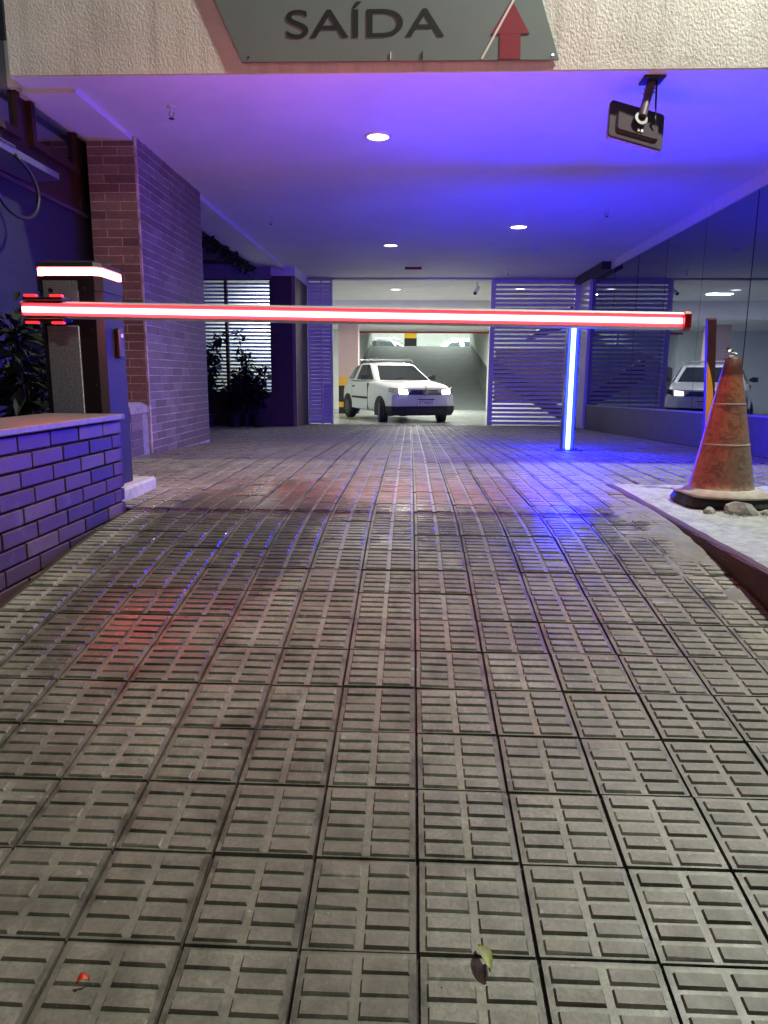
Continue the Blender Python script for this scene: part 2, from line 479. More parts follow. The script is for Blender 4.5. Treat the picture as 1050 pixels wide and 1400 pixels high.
def cone_mat():
    m = NT('dirty_cone_rubber')
    p = m.pos()
    sep = m.n('SeparateXYZ', i_0=p)
    z = sep.outputs[2]
    n = m.noise(p, 9, 7, 0.7); n2 = m.noise(p, 45, 5, 0.7)
    wv = m.n('TexNoise'); m.set(wv.inputs['Vector'], p)
    wv.inputs['Scale'].default_value = 7; wv.inputs['Detail'].default_value = 3; wv.inputs['Distortion'].default_value = 2.5
    orange = m.ramp(n2, [(0.3, (0.34, 0.085, 0.035)), (0.7, (0.58, 0.17, 0.075))])
    hfac = m.math('MULTIPLY_ADD', z, -1.0, 0.72)
    grime = m.math('ADD', m.math('MULTIPLY', n, 0.9), m.math('MULTIPLY', hfac, 0.55))
    side = m.math('MULTIPLY', m.math('SUBTRACT', sep.outputs[0], 1.6), 1.8)  # right side greyed further, the lamp's light painted into grime and dust
    grime = m.math('ADD', grime, side)
    c = m.mix(m.ramp(grime, [(0.44, 0.0), (0.80, 0.88)]), orange, (0.155, 0.105, 0.080))
    c = m.mix(m.ramp(wv.outputs[0], [(0.50, 0.0), (0.57, 0.55), (0.64, 0.0)]), c, (0.055, 0.035, 0.028))
    dust = m.ramp(m.math('ADD', m.math('MULTIPLY', n2, 0.7), side), [(0.42, 0.0), (0.66, 0.7)])
    c = m.mix(dust, c, (0.27, 0.235, 0.19))
    c = m.mix(m.ramp(z, [(0.655, 0.0), (0.675, 0.85)]), c, (0.045, 0.012, 0.010))
    m.base(c); m.rough(m.math('MULTIPLY_ADD', n, 0.3, 0.4))
    m.bump(m.math('ADD', n2, m.math('MULTIPLY', n, 2)), 0.5, 0.006)
    return m.mat
M['cone'] = cone_mat()

def glass_mat():
    m = NT('dark_reflective_glass')
    m.base((0.008, 0.009, 0.012)); m.rough(0.012)
    m.b.inputs['IOR'].default_value = 2.8
    m.b.inputs['Specular Tint'].default_value = (0.72, 0.80, 1.0, 1)
    m.b.inputs['Specular IOR Level'].default_value = 0.9
    return m.mat
M['glass'] = glass_mat()

def car_glass():
    m = NT('car_glass')
    m.base((0.012, 0.016, 0.018)); m.rough(0.05)
    m.b.inputs['IOR'].default_value = 1.6
    return m.mat
M['car_glass'] = car_glass()

def car_paint(name, col):
    m = NT(name)
    m.base(col); m.rough(0.25)
    m.b.inputs['Coat Weight'].default_value = 0.6 if col[0] > 0.3 else 0.05
    m.b.inputs['Coat Roughness'].default_value = 0.08
    return m.mat
M['car_white'] = car_paint('white_car_paint', (0.66, 0.67, 0.66))
M['car_black'] = car_paint('black_car_paint', (0.015, 0.016, 0.018))
M['car_silver'] = car_paint('dark_silver_car_paint', (0.10, 0.12, 0.14))

def blue_tiles():
    m = NT('small_square_wall_tiles')
    p = m.pos()
    sep = m.n('SeparateXYZ', i_0=p)
    def saw(v):
        fr = m.math('FRACT', m.math('MULTIPLY', v, 1/0.075))
        return m.math('GREATER_THAN', m.math('ABSOLUTE', m.math('SUBTRACT', fr, 0.5)), 0.455)
    g = m.math('MAXIMUM', saw(sep.outputs[1]), saw(sep.outputs[2]))
    n = m.noise(p, 3, 4)
    c = m.ramp(n, [(0.3, (0.016, 0.016, 0.032)), (0.7, (0.027, 0.027, 0.046))])
    m.base(m.mix(g, c, (0.03, 0.03, 0.04))); m.rough(0.5)
    m.bump(m.math('SUBTRACT', 1.0, g), 0.3, 0.004)
    return m.mat
M['blue_tiles'] = blue_tiles()

def panel_speckle():
    m = NT('speckled_panel_reflection')
    p = m.pos()
    n = m.noise(p, 260, 2, 0.6)
    c = m.ramp(n, [(0.4, (0.10, 0.14, 0.15)), (0.62, (0.42, 0.55, 0.56))])  # street reflection painted into the pale teal of this textured coat
    m.base(c); m.rough(0.5)
    m.bump(n, 0.3, 0.001)
    return m.mat
M['speckle'] = panel_speckle()

# ------------------------------------------------------------------ ground profile
S1 = 0.1426
YC, WC = 3.1424, 0.42
def zf(y):
    if y < -1.6: return zf(-1.6)
    if y < YC-WC: return -0.4481+S1*y
    zb = -0.4481+S1*(YC-WC)
    if y < YC+WC:
        u = y-(YC-WC); return zb+S1*u-S1*u*u/(4*WC)
    if y < 5.7: return 0.0
    if y < 14.1: return -0.034*(y-5.7)
    if y < 17.5: return -0.2856-0.02*(y-14.1)
    return -0.3536
def zg(y): return zf(y)

# ------------------------------------------------------------------ structure
# street sheet far outside, sloping drive bed, garage floor
mb = MB()
mb.quad((-60, -60, -0.69), (60, -60, -0.69), (60, -1.6, -0.69), (-60, -1.6, -0.69))
solid('street', mb, worn('asphalt', (0.05, 0.05, 0.05), 0.8, 0.2, 12, 0.4), kind='structure', fix=False)
mb = MB()
mb.quad((-60, -1.6, -0.69), (60, -1.6, -0.69), (60, 80, -0.69), (-60, 80, -0.69))
solid('ground', mb, M['soil'], kind='structure', fix=False)

mb = MB()
ys = [-1.6, 0, 1, 2, 2.6]+[2.7+i*0.05 for i in range(19)]+[4, 4.395]
for a, b in zip(ys, ys[1:]):
    mb.quad((-1.42, a, zf(a)-0.010), (1.26, a, zf(a)-0.010), (1.26, b, zf(b)-0.010), (-1.42, b, zf(b)-0.010))
ys = [4.395, 5, 5.7, 8, 11, 14.1]
for a, b in zip(ys, ys[1:]):
    mb.quad((-4.3, a, zf(a)-0.010), (3.3, a, zf(a)-0.010), (3.3, b, zf(b)-0.010), (-4.3, b, zf(b)-0.010))
mb.quad((-2.6, 3.4, -0.010), (-1.42, 3.4, -0.010), (-1.42, 4.395, -0.010), (-2.6, 4.395, -0.010))
drive = solid('driveway', mb, M['grout'], kind='structure', fix=False)
DL = drive.location.copy()

# ribbed paving tiles: base plate + ten raised bars
T = 0.2
def tile_geo(mb, ori, tone, rng, hi=True):
    """append one tile; ori maps local (x, y, z) to coordinates; x,y in 0..T"""
    g = 0.0035
    def V(x, y, z, d): return mb.vert(ori(x, y, z), (d, tone))
    o = [(g, g), (T-g, g), (T-g, T-g), (g, T-g)]
    mx, my, ix, iy = 0.0125, 0.0045, 0.0200, 0.0095
    mid = [(mx, my), (T-mx, my), (T-mx, T-my), (mx, T-my)]
    inn = [(ix, iy), (T-ix, iy), (T-ix, T-iy), (ix, T-iy)]
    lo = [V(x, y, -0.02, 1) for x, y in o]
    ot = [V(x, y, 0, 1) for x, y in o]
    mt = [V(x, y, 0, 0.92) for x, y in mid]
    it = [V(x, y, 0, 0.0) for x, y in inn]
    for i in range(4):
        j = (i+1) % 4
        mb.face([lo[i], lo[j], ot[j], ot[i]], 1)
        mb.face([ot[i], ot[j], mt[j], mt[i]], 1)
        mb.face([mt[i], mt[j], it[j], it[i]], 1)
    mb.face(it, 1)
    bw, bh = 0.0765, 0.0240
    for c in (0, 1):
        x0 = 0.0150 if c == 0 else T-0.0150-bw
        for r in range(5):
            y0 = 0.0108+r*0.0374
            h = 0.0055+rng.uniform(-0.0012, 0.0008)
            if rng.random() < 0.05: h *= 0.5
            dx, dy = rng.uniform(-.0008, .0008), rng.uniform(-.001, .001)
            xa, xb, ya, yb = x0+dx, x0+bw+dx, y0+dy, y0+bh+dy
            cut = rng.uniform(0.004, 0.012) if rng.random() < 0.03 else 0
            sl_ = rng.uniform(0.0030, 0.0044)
            b0 = [V(xa-0.0012, ya-sl_, 0.0003, 1.0), V(xb+0.0012, ya-sl_, 0.0003, 1.0), V(xb+0.0012, yb, 0.0, 0.35), V(xa-0.0012, yb, 0.0, 0.35)]  # near edge dark in vertex colour: groove dirt and the bar's shade together
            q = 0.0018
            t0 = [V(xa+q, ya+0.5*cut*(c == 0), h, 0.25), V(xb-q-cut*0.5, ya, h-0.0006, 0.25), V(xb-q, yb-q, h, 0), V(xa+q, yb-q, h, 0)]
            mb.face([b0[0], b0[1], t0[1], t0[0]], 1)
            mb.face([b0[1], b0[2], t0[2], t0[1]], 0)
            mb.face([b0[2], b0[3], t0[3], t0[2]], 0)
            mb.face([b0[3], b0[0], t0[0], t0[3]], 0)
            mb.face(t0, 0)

# arc-length table
AL = [(0.4, 0.0)]
yy, ss = 0.4, 0.0
while yy < 14.3:
    dz = zf(yy+0.002)-zf(yy); ss += math.hypot(0.002, dz); yy += 0.002
    AL.append((yy, ss))
S_ROW0 = None
def y_at(s):
    i = min(max(int(s/0.00201), 0), len(AL)-1)
    while i < len(AL)-1 and AL[i][1] < s: i += 1
    while i > 0 and AL[i][1] > s: i -= 1
    return AL[i][0]
def s_at(y): return AL[int(round((y-0.4)/0.002))][1]
S0 = s_at(1.032)               # one row joint as in the picture
ANG = R(0.284)
rng = random.Random(5)
variants = []
for k in range(7):
    mb = MB()
    tile_geo(mb, lambda x, y, z: (x-T/2, y-T/2, z), 0.5, rng)
    variants.append(mb.mesh('paving_tile_%d' % k, [M['tile_bar'], M['tile_base']], attr=True))
stuff = MB()
cands = []
for j in range(-3, 66):
    s = S0+T*j
    if s < 0.0: continue
    ya, yb = y_at(s), y_at(s+T)
    if yb > 14.12: break
    for i in range(-22, 17):
        xa = 0.020+T*i-(j*T)*math.sin(ANG)
        xm, ym = xa+T/2, (ya+yb)/2
        if ym < 4.40:
            if xa < -1.44 or xa+T > 1.30: 
                if not (-2.4 < xm < -1.44 and ym > 3.48): continue
        elif ym < 7.6:
            if xm < -2.15 or xm > 3.05: 
                continue
        else:
            if xm < -3.9 or xm > 3.05: continue
        if ym > 5.85 and ym < 7.6 and xm < -2.12: continue
        cands.append((ym, i, j, xa, ya, yb))
cands.sort()
n_part = 0
for ym, i, j, xa, ya, yb in cands:
    za, zb = zf(ya), zf(yb)
    cx, cy, cz = xa+T/2, (ya+yb)/2, (za+zb)/2
    pit = math.atan2(zb-za, yb-ya)
    jit = rng.uniform(-0.0022, 0.0022)
    tx, ty = rng.gauss(0, 0.006), rng.gauss(0, 0.006)
    vis = abs(cx+0.02) < 0.66*(cy*0.98)+0.25
    if n_part < 300 and vis and cy > 0.65:
        n_part += 1
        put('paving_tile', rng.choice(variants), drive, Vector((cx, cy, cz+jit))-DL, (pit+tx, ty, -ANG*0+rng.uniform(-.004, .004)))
    else:
        tone = rng.random()
        cp, sp = math.cos(pit+tx), math.sin(pit+tx)
        def ori(x, y, z, cx=cx, cy=cy, cz=cz, cp=cp, sp=sp, ty=ty, jit=jit):
            lx, ly = x-T/2, y-T/2
            return (cx+lx-DL.x, cy+ly*cp-z*sp-DL.y, cz+jit*0.6+ly*sp+z*cp-lx*ty-DL.z)
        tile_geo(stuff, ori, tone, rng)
me = stuff.mesh('far_paving_tiles', [M['tile_bar'], M['tile_base']], attr=True)
o = put('far_paving_tiles', me, drive); o['kind'] = 'stuff'

# garage floor (painted concrete) and ramp going up
mb = MB()
for a, b in ((14.1, 17.5), (17.5, 22.2)):
    mb.quad((-4.3, a, zf(a+1e-6)), (6, a, zf(a+1e-6)), (6, b, zf(b)), (-4.3, b, zf(b)))
mb.quad((-4.3, 14.1, -0.31), (6, 14.1, -0.31), (6, 14.1, zf(14.11)), (-4.3, 14.1, zf(14.11)))
solid('garage_floor', mb, M['grey_floor'], kind='structure', fix=False)
mb = MB()
RX0, RX1 = -1.72, 2.24
mb.box(RX0, RX1, 22.2, 22.21, -0.4, -0.34)
mb.quad((RX0, 22.2, -0.352), (RX1, 22.2, -0.352), (RX1, 29, 1.845), (RX0, 29, 1.845))
mb.quad((RX0, 29, 1.845), (RX1, 29, 1.845), (RX1, 29.6, 1.845), (RX0, 29.6, 1.845))
solid('garage_ramp', mb, M['ramp_dark'], kind='structure', fix=False)
mb = MB()
mb.box(-8, 9, 29.6, 44, 0.7, 0.9)
solid('upper_garage_floor', mb, M['grey_floor'], kind='structure')

# ceiling of the covered drive, facade above it, side beam
mb = MB()
mb.box(-2.75, 3.6, 4.93, 14.1, 2.478, 2.75)
ceil = solid('ceiling', mb, M['ceiling'], kind='structure')
fac = thing('entrance_facade', 'rough beige stucco facade beam spanning over the driveway entrance', 'facade', (0, 4.83, 2.469))
mb = MB(); mb.box(-2.53, 7.0, 4.73, 4.93, 2.469, 6.5)
part('stucco_wall', mb, M['stucco'], fac)
mb = MB(); mb.box(-2.53, 7.0, 4.737, 4.928, 2.462, 2.4685)
part('soffit_strip', mb, M['ceiling'], fac)
mb = MB(); mb.box(-2.57, -2.215, 4.935, 5.878, 2.440, 2.60)
part('side_beam', mb, M['ceiling'], fac)
mb = MB(); mb.box(-2.30, -2.22, 7.60, 12.58, 2.425, 2.50)
part('ceiling_moulding', mb, M['ceiling'], fac)
# building mass above the roof
mb = MB(); mb.box(-2.75, 7.0, 4.95, 22, 2.76, 6.5)
part('upper_storey', mb, M['bay_wall'], fac)

# garage shell
gar = thing('garage_interior', 'white garage hall with low ceiling behind the louvred gates', 'garage', (0, 18, -0.35))
mb = MB()
mb.box(-4.4, 6.1, 14.12, 18.0, 2.478, 2.74)
part('high_ceiling', mb, M['ceiling'], gar)
mb = MB(); mb.box(-4.4, 6.1, 18.0, 22.2, 2.05, 2.74)
part('low_ceiling', mb, M['ceiling'], gar)
mb = MB()
mb.box(-4.5, RX0, 22.2, 22.4, -0.4, 2.05); mb.box(RX1, 6.2, 22.2, 22.4, -0.4, 2.05)
mb.box(RX0, RX1, 22.2, 22.4, 1.975, 2.05)
part('end_wall', mb, M['white_wall'], gar)
mb = MB()
mb.box(RX0-0.2, RX0, 22.4, 29, -0.4, 3.2)
part('ramp_side_wall', mb, M['white_wall'], gar)
mb = MB(); mb.box(RX1, RX1+0.2, 22.4, 29, -0.4, 3.2)
part('ramp_side_wall', mb, M['white_wall'], gar)
# painted dark dado following the slope
for x in (RX0+0.004, RX1-0.004):
    mb = MB(); mb.quad((x, 22.41, -0.34), (x, 29, 1.85), (x, 29, 1.95), (x, 22.41, 0.95))
    part('ramp_dado', mb, M['ramp_dark'], gar, fix=False)
mb = MB(); mb.box(RX0-0.2, RX1+0.2, 22.4, 30.0, 2.9, 3.1)
part('ramp_ceiling', mb, M['ceiling'], gar)
mb = MB()
mb.box(-8, 9, 43, 43.2, 0.8, 4.3)
mb.box(-8.2, -8, 29.6, 43, 0.8, 4.3); mb.box(9, 9.2, 29.6, 43, 0.8, 4.3)
mb.box(-8, RX0, 29.4, 29.6, 0.8, 4.3); mb.box(RX1, 9, 29.4, 29.6, 0.8, 4.3)
part('upper_wall', mb, M['white_wall'], gar)
mb = MB(); mb.box(-8, 9, 29.4, 43, 4.1, 4.3)
part('upper_ceiling', mb, M['ceiling'], gar)
mb = MB()
mb.box(-4.6, -4.4, 14.1, 22.2, -0.4, 2.74)
part('side_wall', mb, M['white_wall'], gar)
mb = MB(); mb.box(6.1, 6.3, 12, 22.2, -0.4, 2.74)
part('side_wall', mb, M['white_wall'], gar)
mb = MB()
mb.box(-1.9, 2.6, 42.9, 42.98, 1.55, 1.85)
part('yellow_wall_band', mb, M['yellow'], gar)
mb = MB()
mb.tube([(-1.8, 22.05, 1.965), (2.4, 22.05, 1.965)], 0.03, 8)
part('red_pipe', mb, M['red_pipe'], gar)
# stair stringers and dark panel behind the right-hand gate
mb = MB()
mb.box(2.02, 6.0, 18.2, 18.35, 0.02, 1.30)
part('dark_panel', mb, M['dark_wall'], gar)
mb = MB()
a = Vector((2.6, 15.6, 1.62)); b = Vector((4.6, 15.6, 2.76))
mb.loft([[(2.35, 15.3, 1.45), (2.35, 16.1, 1.45), (2.55, 16.1, 1.45), (2.55, 15.3, 1.45)],
         [(3.75, 15.3, 2.47), (3.75, 16.1, 2.47), (5.4, 16.1, 2.47), (5.4, 15.3, 2.47)]])
part('stair_underside', mb, M['dark_wall'], gar)
mb = MB()
mb.loft([[(1.62, 15.0, 1.06), (1.62, 15.12, 1.06), (1.62, 15.12, 0.62), (1.62, 15.0, 0.62)],
         [(3.2, 15.0, -0.05), (3.2, 15.12, -0.05), (3.2, 15.12, -0.30), (3.2, 15.0, -0.30)]])
part('stair_stringer', mb, M['dark_wall'], gar)

# garage columns
def column(label, x0, x1, y0, y1, zb, zt, bands):
    t = thing('garage_column', label, 'column', ((x0+x1)/2, (y0+y1)/2, zb))
    z = zb
    for nm, mat, zz in bands:
        mb = MB(); mb.box(x0, x1, y0, y1, z, zz); part(nm, mb, M[mat], t); z = zz
    mb = MB(); mb.box(x0, x1, y0, y1, z, zt); part('shaft', mb, M['pink'], t)
    return t
column('pinkish column with yellow and black bands just left of the white hatchback', -2.05, -1.52, 19.6, 20.1, -0.36, 2.05,
       [('black_band', 'blackpaint', -0.18), ('yellow_band', 'yellow', -0.04), ('black_band', 'blackpaint', 0.40), ('yellow_band', 'yellow', 0.62)])
column('column banded yellow above black standing on the upper level between the parked cars', -0.45, 0.1, 32.5, 33.0, 0.9, 4.1,
       [('black_band', 'blackpaint', 2.33), ('yellow_band', 'yellow', 2.62)])

# ------------------------------------------------------------------ brick elements
def brick_mesh(name, L, D, H, mat, cham=0.0022):
    """front face towards -Y of the local frame, centred; depth D behind"""
    mb = MB()
    x, z = L/2, H/2
    b = [mb.vert((-x, D, -z)), mb.vert((x, D, -z)), mb.vert((x, D, z)), mb.vert((-x, D, z))]
    m_ = [mb.vert((-x, cham, -z)), mb.vert((x, cham, -z)), mb.vert((x, cham, z)), mb.vert((-x, cham, z))]
    t = [mb.vert((-x+cham, 0, -z+cham)), mb.vert((x-cham, 0, -z+cham)), mb.vert((x-cham, 0, z-cham)), mb.vert((-x+cham, 0, z-cham))]
    for i in range(4):
        j = (i+1) % 4
        mb.face([b[i], b[j], m_[j], m_[i]]); mb.face([m_[i], m_[j], t[j], t[i]])
    mb.face(t)
    me = mb.mesh(name, mat); fix_normals(me)
    return me
def course(total, L, off, joint):
    """brick intervals along a run"""
    out = []; p = -off
    while p < total-1e-4:
        a, b = max(0, p), min(total, p+L)
        if b-a > 0.03: out.append((a+joint/2, b-joint/2))
        p += L
    return out
_bm = {}
def lay(parent, mat, origin, axis, a, b, zc, H, rngk, proud, D=0.03):
    """one brick from a to b along axis ('x' front faces -Y, 'y' front faces +X)"""
    L = round(b-a, 3)
    key = (L, round(H, 4), mat)
    if key not in _bm: _bm[key] = brick_mesh('brick', L, D, H, M[mat])
    c = (a+b)/2
    j = rngk.uniform(-0.0015, 0.0015)
    if axis == 'x': loc = (origin[0]+c, origin[1]-proud+j, zc); rot = (rngk.uniform(-.006, .006), 0, rngk.uniform(-.005, .005))
    else: loc = (origin[0]+proud+j, origin[1]+c, zc); rot = (0, rngk.uniform(-.006, .006), math.pi/2+rngk.uniform(-.005, .005))
    return put('brick', _bm[key], parent, Vector(loc)-Vector(parent.location), rot)

rb = random.Random(3)
# planter wall left
pl = thing('planter_wall', 'low purple-lit brick planter wall beside the ramp, with dark recessed joints', 'wall', (-1.44, 2.1, -0.2))
mb = MB(); mb.box(-1.60, -1.424, 0.72, 3.375, -0.35, 0.44)
mb.box(-2.60, -1.60, 3.22, 3.375, -0.02, 0.44)
part('wall_core', mb, M['mortar_dark'], pl)
CH = 0.0655
for k in range(12):
    z1 = 0.437-k*CH; zc = z1-CH/2
    for (a, b) in course(3.39-0.74, 0.236, 0.118 if k % 2 else 0.03, 0.010):
        # run starts at the far corner and comes towards the street
        ya, yb = 3.39-b, 3.39-a
        if zc+CH/2 < zf(max(ya, 0.5))-0.004: continue
        lay(pl, 'wall_brick', (-1.42, 0, 0), 'y', ya, yb, zc, CH-0.010, rb, 0.010)
    if zc > -0.02:
        for (a, b) in course(1.17, 0.236, 0.02 if k % 2 else 0.138, 0.008):
            o = lay(pl, 'wall_brick', (-2.60, 3.385, 0), 'x', a, b, zc, CH-0.008, rb, 0.0)
            o.rotation_euler = (0, 0, math.pi); o.location.y = 3.386-pl.location.y
mb = MB()
mb.bbox(-1.77, -1.392, 0.70, 3.40, 0.440, 0.466, 0.004)
part('coping', mb, M['coping'], pl)
mb = MB(); mb.box(-2.6, -1.77, 0.72, 3.22, -0.2, 0.43)
part('planting_soil', mb, M['soil'], pl)

# brick pillar
PX0, PX1, PY0, PY1 = -2.585, -2.192, 5.883, 7.585
pil = thing('brick_pillar', 'tall brown brick pillar with pale joints behind the barrier cabinet', 'pillar', (-2.39, 6.7, -0.02))
mb = MB(); mb.box(PX0+0.001, PX1-0.0012, PY0+0.0012, PY1, -0.08, 2.476)
part('pillar_core', mb, M['mortar_light'], pil)
mb = MB(); mb.bbox(PX1-0.014, PX1+0.001, PY0-0.001, PY0+0.014, -0.03, 2.47, 0.004)
part('corner_bead', mb, M['mortar_light'], pil)
far = MB()
k = 0; PH = 0.0675
z = 2.469
while z > -0.02:
    zc = z-PH/2
    Wd = PX1-PX0-0.018
    cut = Wd*0.645 if k % 2 else Wd*0.33
    for a, b in ((0.002, cut-0.003), (cut+0.003, Wd)):
        lay(pil, 'pillar_brick', (PX0, PY0, 0), 'x', a, b, zc, PH-0.0055, rb, 0.001)
    off = 0.0 if k % 2 else 0.12
    for a, b in course(PY1-PY0-0.02, 0.24, off, 0.0055):
        if a < 1.0:
            lay(pil, 'pillar_brick', (PX1, PY0+0.018, 0), 'y', a, b, zc, PH-0.0055, rb, 0.001)
        else:
            h = (PH-0.0055)/2
            far.box(PX1-0.02, PX1+0.001+rb.uniform(-.001, .001), PY0+0.018+a, PY0+0.018+b, zc-h, zc+h)
    z -= PH; k += 1
o = part('far_bricks', far, M['pillar_brick'], pil); o['kind'] = 'stuff'

# stub pier at the pillar's foot
st = thing('brick_stub', 'short worn brick stub with a rounded mortar top at the foot of the pillar', 'brick stub', (-2.30, 5.62, 0))
mb = MB(); mb.box(-2.58, -2.215, 5.50, 5.88, -0.02, 0.40)
part('stub_core', mb, M['rubble'], st)
mb = MB()
mb.loft([[(-2.585, 5.495, 0.345), (-2.205, 5.495, 0.345), (-2.205, 5.88, 0.345), (-2.585, 5.88, 0.345)],
         [(-2.57, 5.51, 0.40), (-2.215, 5.505, 0.40), (-2.215, 5.88, 0.40), (-2.57, 5.88, 0.40)],
         [(-2.53, 5.56, 0.43), (-2.26, 5.55, 0.43), (-2.26, 5.86, 0.43), (-2.53, 5.86, 0.43)]])
part('mortar_cap', mb, M['rubble'], st)
for k in range(5):
    zc = 0.345-0.0675*(k+0.5)
    for a, b in (((0.0, 0.24), (0.25, 0.37)) if k % 2 else ((0.0, 0.115), (0.125, 0.37))):
        lay(st, 'pillar_brick', (-2.585, 5.498, 0), 'x', a, b, zc, 0.062, rb, 0.003)
    lay(st, 'pillar_brick', (-2.212, 5.502, 0), 'y', 0.01, 0.24, zc, 0.062, rb, 0.003)

# bay behind the pillar: column, back wall with louvred window
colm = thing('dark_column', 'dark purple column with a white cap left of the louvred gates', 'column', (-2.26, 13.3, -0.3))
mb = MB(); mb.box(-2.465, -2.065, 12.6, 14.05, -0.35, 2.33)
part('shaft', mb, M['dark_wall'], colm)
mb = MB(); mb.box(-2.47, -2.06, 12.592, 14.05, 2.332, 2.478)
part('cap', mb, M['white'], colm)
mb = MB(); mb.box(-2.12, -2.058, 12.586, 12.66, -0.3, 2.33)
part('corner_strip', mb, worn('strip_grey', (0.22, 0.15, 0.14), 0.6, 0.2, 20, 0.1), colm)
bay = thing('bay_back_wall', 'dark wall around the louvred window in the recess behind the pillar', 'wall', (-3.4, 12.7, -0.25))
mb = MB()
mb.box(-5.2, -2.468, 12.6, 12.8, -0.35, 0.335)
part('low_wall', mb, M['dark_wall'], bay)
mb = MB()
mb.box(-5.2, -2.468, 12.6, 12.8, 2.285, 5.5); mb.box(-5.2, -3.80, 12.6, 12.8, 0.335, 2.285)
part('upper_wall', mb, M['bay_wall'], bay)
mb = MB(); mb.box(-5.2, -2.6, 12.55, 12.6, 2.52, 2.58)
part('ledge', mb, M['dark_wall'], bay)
lw = thing('louvre_window', 'louvred window with backlit horizontal slats behind the potted plants', 'window', (-3.1, 12.65, 0.335))
mb = MB()
mb.box(-3.80, -3.76, 12.62, 12.70, 0.335, 2.285); mb.box(-2.51, -2.47, 12.62, 12.70, 0.335, 2.285)
mb.box(-3.30, -3.25, 12.615, 12.70, 0.335, 2.285); mb.box(-3.76, -2.51, 12.62, 12.70, 0.335, 0.37); mb.box(-3.76, -2.51, 12.62, 12.70, 2.26, 2.285)
part('frame', mb, M['dark_wall'], lw)
sl = MB(); sl.box(-0.235, 0.235, -0.012, 0.012, -0.016, 0.016); slA = sl.mesh('slat', M['white']); fix_normals(slA)
sl = MB(); sl.box(-0.37, 0.37, -0.012, 0.012, -0.016, 0.016); slB = sl.mesh('slat', M['white']); fix_normals(slB)
z = 0.40
while z < 2.25:
    for me_, xc in ((slA, -3.53), (slB, -2.88)):
        put('slat', me_, lw, Vector((xc, 12.66, z))-Vector(lw.location), (R(-18), 0, 0))
    z += 0.0622
# room behind that window
rm = thing('room_behind_window', 'bright white room seen through the louvred window slats', 'room', (-3.2, 14.0, -0.3))
mb = MB()
mb.box(-4.4, -2.48, 13.9, 14.0, -0.35, 2.4)
part('back_wall', mb, M['white_wall'], rm)
lamp('garage_light', 'AREA', (-2.62, 13.3, 2.1), 60, (0.85, 1.0, 0.95), 0.25, (-2.72, 13.9, 0.9), sy=0.25)

# side building along the left
sb = thing('side_building', 'dark house side wall with brown framed windows left of the pillar', 'building', (-2.75, 4.5, 0))
mb = MB(); mb.box(-2.80, -2.66, 0.5, 7.6, -0.1, 1.885)
part('tiled_wall', mb, M['blue_tiles'], sb)
mb = MB(); mb.box(-2.80, -2.64, 0.5, 5.98, 1.887, 1.915)
part('ledge', mb, M['dark_wall'], sb)
mb = MB(); mb.box(-2.80, -2.672, 0.5, 5.9, 1.917, 6.4)
part('wood_cladding', mb, M['wood'], sb)
mb = MB(); mb.box(-2.80, -2.66, 5.9, 7.6, 1.917, 6.4)
part('dark_strip', mb, M['blackpaint'], sb)
for ya, yb in ((3.2, 4.05), (4.2, 5.02), (5.16, 5.84)):
    mb = MB()
    z0, z1 = 2.19, 3.5
    mb.box(-2.671, -2.63, ya, yb, z0, z0+0.05); mb.box(-2.671, -2.63, ya, yb, z1-0.05, z1)
    mb.box(-2.671, -2.632, ya, ya+0.05, z0+0.05, z1-0.05); mb.box(-2.671, -2.632, yb-0.05, yb, z0+0.05, z1-0.05)
    fr = part('window_frame', mb, M['wood'], sb)
    mb = MB(); mb.box(-2.669, -2.66, ya+0.05, yb-0.05, z0+0.05, z1-0.05)
    part('pane', mb, M['glass'], fr)
mb = MB()
mb.box(-4.4, -4.3, 7.6, 12.6, -0.4, 6.4); mb.box(-4.4, -2.8, 7.55, 7.6, -0.4, 6.4)
part('courtyard_wall', mb, M['dark_wall'], sb)
aw = thing('wall_hood', 'dark sloping hood with a pale top edge under the brown windows', 'hood', (-2.63, 4.7, 1.95))
mb = MB()
mb.loft([[(-2.64, y, 2.06), (-2.42, y, 1.985), (-2.42, y, 1.945), (-2.64, y, 1.925)] for y in (3.4, 5.05)])
part('hood_shell', mb, M['grey_metal'], aw)
mb = MB(); mb.tube([(-2.415, 3.4, 1.99), (-2.415, 4.5, 1.99)], 0.008, 6)
part('front_rail', mb, M['chrome'], aw)
mb = MB()
pts = []
for i in range(25):
    a = R(70-230*i/24)
    pts.append((-2.40, 4.46+0.25*math.cos(a), 1.755+0.17*math.sin(a)))
mb.tube([(-2.42, 4.50, 1.95)]+pts, 0.012, 8)
solid('cable_loop', mb, M['black'], 'black cable hanging in a loop below the dark hood', 'cable', smooth=True)

# ------------------------------------------------------------------ right side: low wall and glass
def sillz(y): return 0.312-0.0243*(y-6.5)
mb = MB()
for a, b in ((4.5, 9), (9, 14.05)):
    mb.loft([[(3.128, y, zf(y)-0.05), (3.40, y, zf(y)-0.05), (3.40, y, sillz(y)), (3.128, y, sillz(y))] for y in (a, b)])
lowall = thing('low_wall', 'low plastered wall under the mirror glass along the right side', 'wall', (3.25, 9, -0.1))
part('wall_body', mb, worn('low_wall_render', (0.10, 0.095, 0.10), 0.55, 0.2, 9, 0.2), lowall)
mb = MB()
mb.loft([[(3.118, y, sillz(y)+0.001), (3.40, y, sillz(y)+0.001), (3.40, y, sillz(y)+0.018), (3.118, y, sillz(y)+0.018)] for y in (4.5, 14.05)])
part('capping', mb, worn('wall_cap', (0.40, 0.39, 0.40), 0.4, 0.1, 9, 0.1), lowall)
gw = thing('glass_wall', 'dark mirror-like glass wall of tall panes along the right side', 'glass wall', (3.2, 9, 0.3))
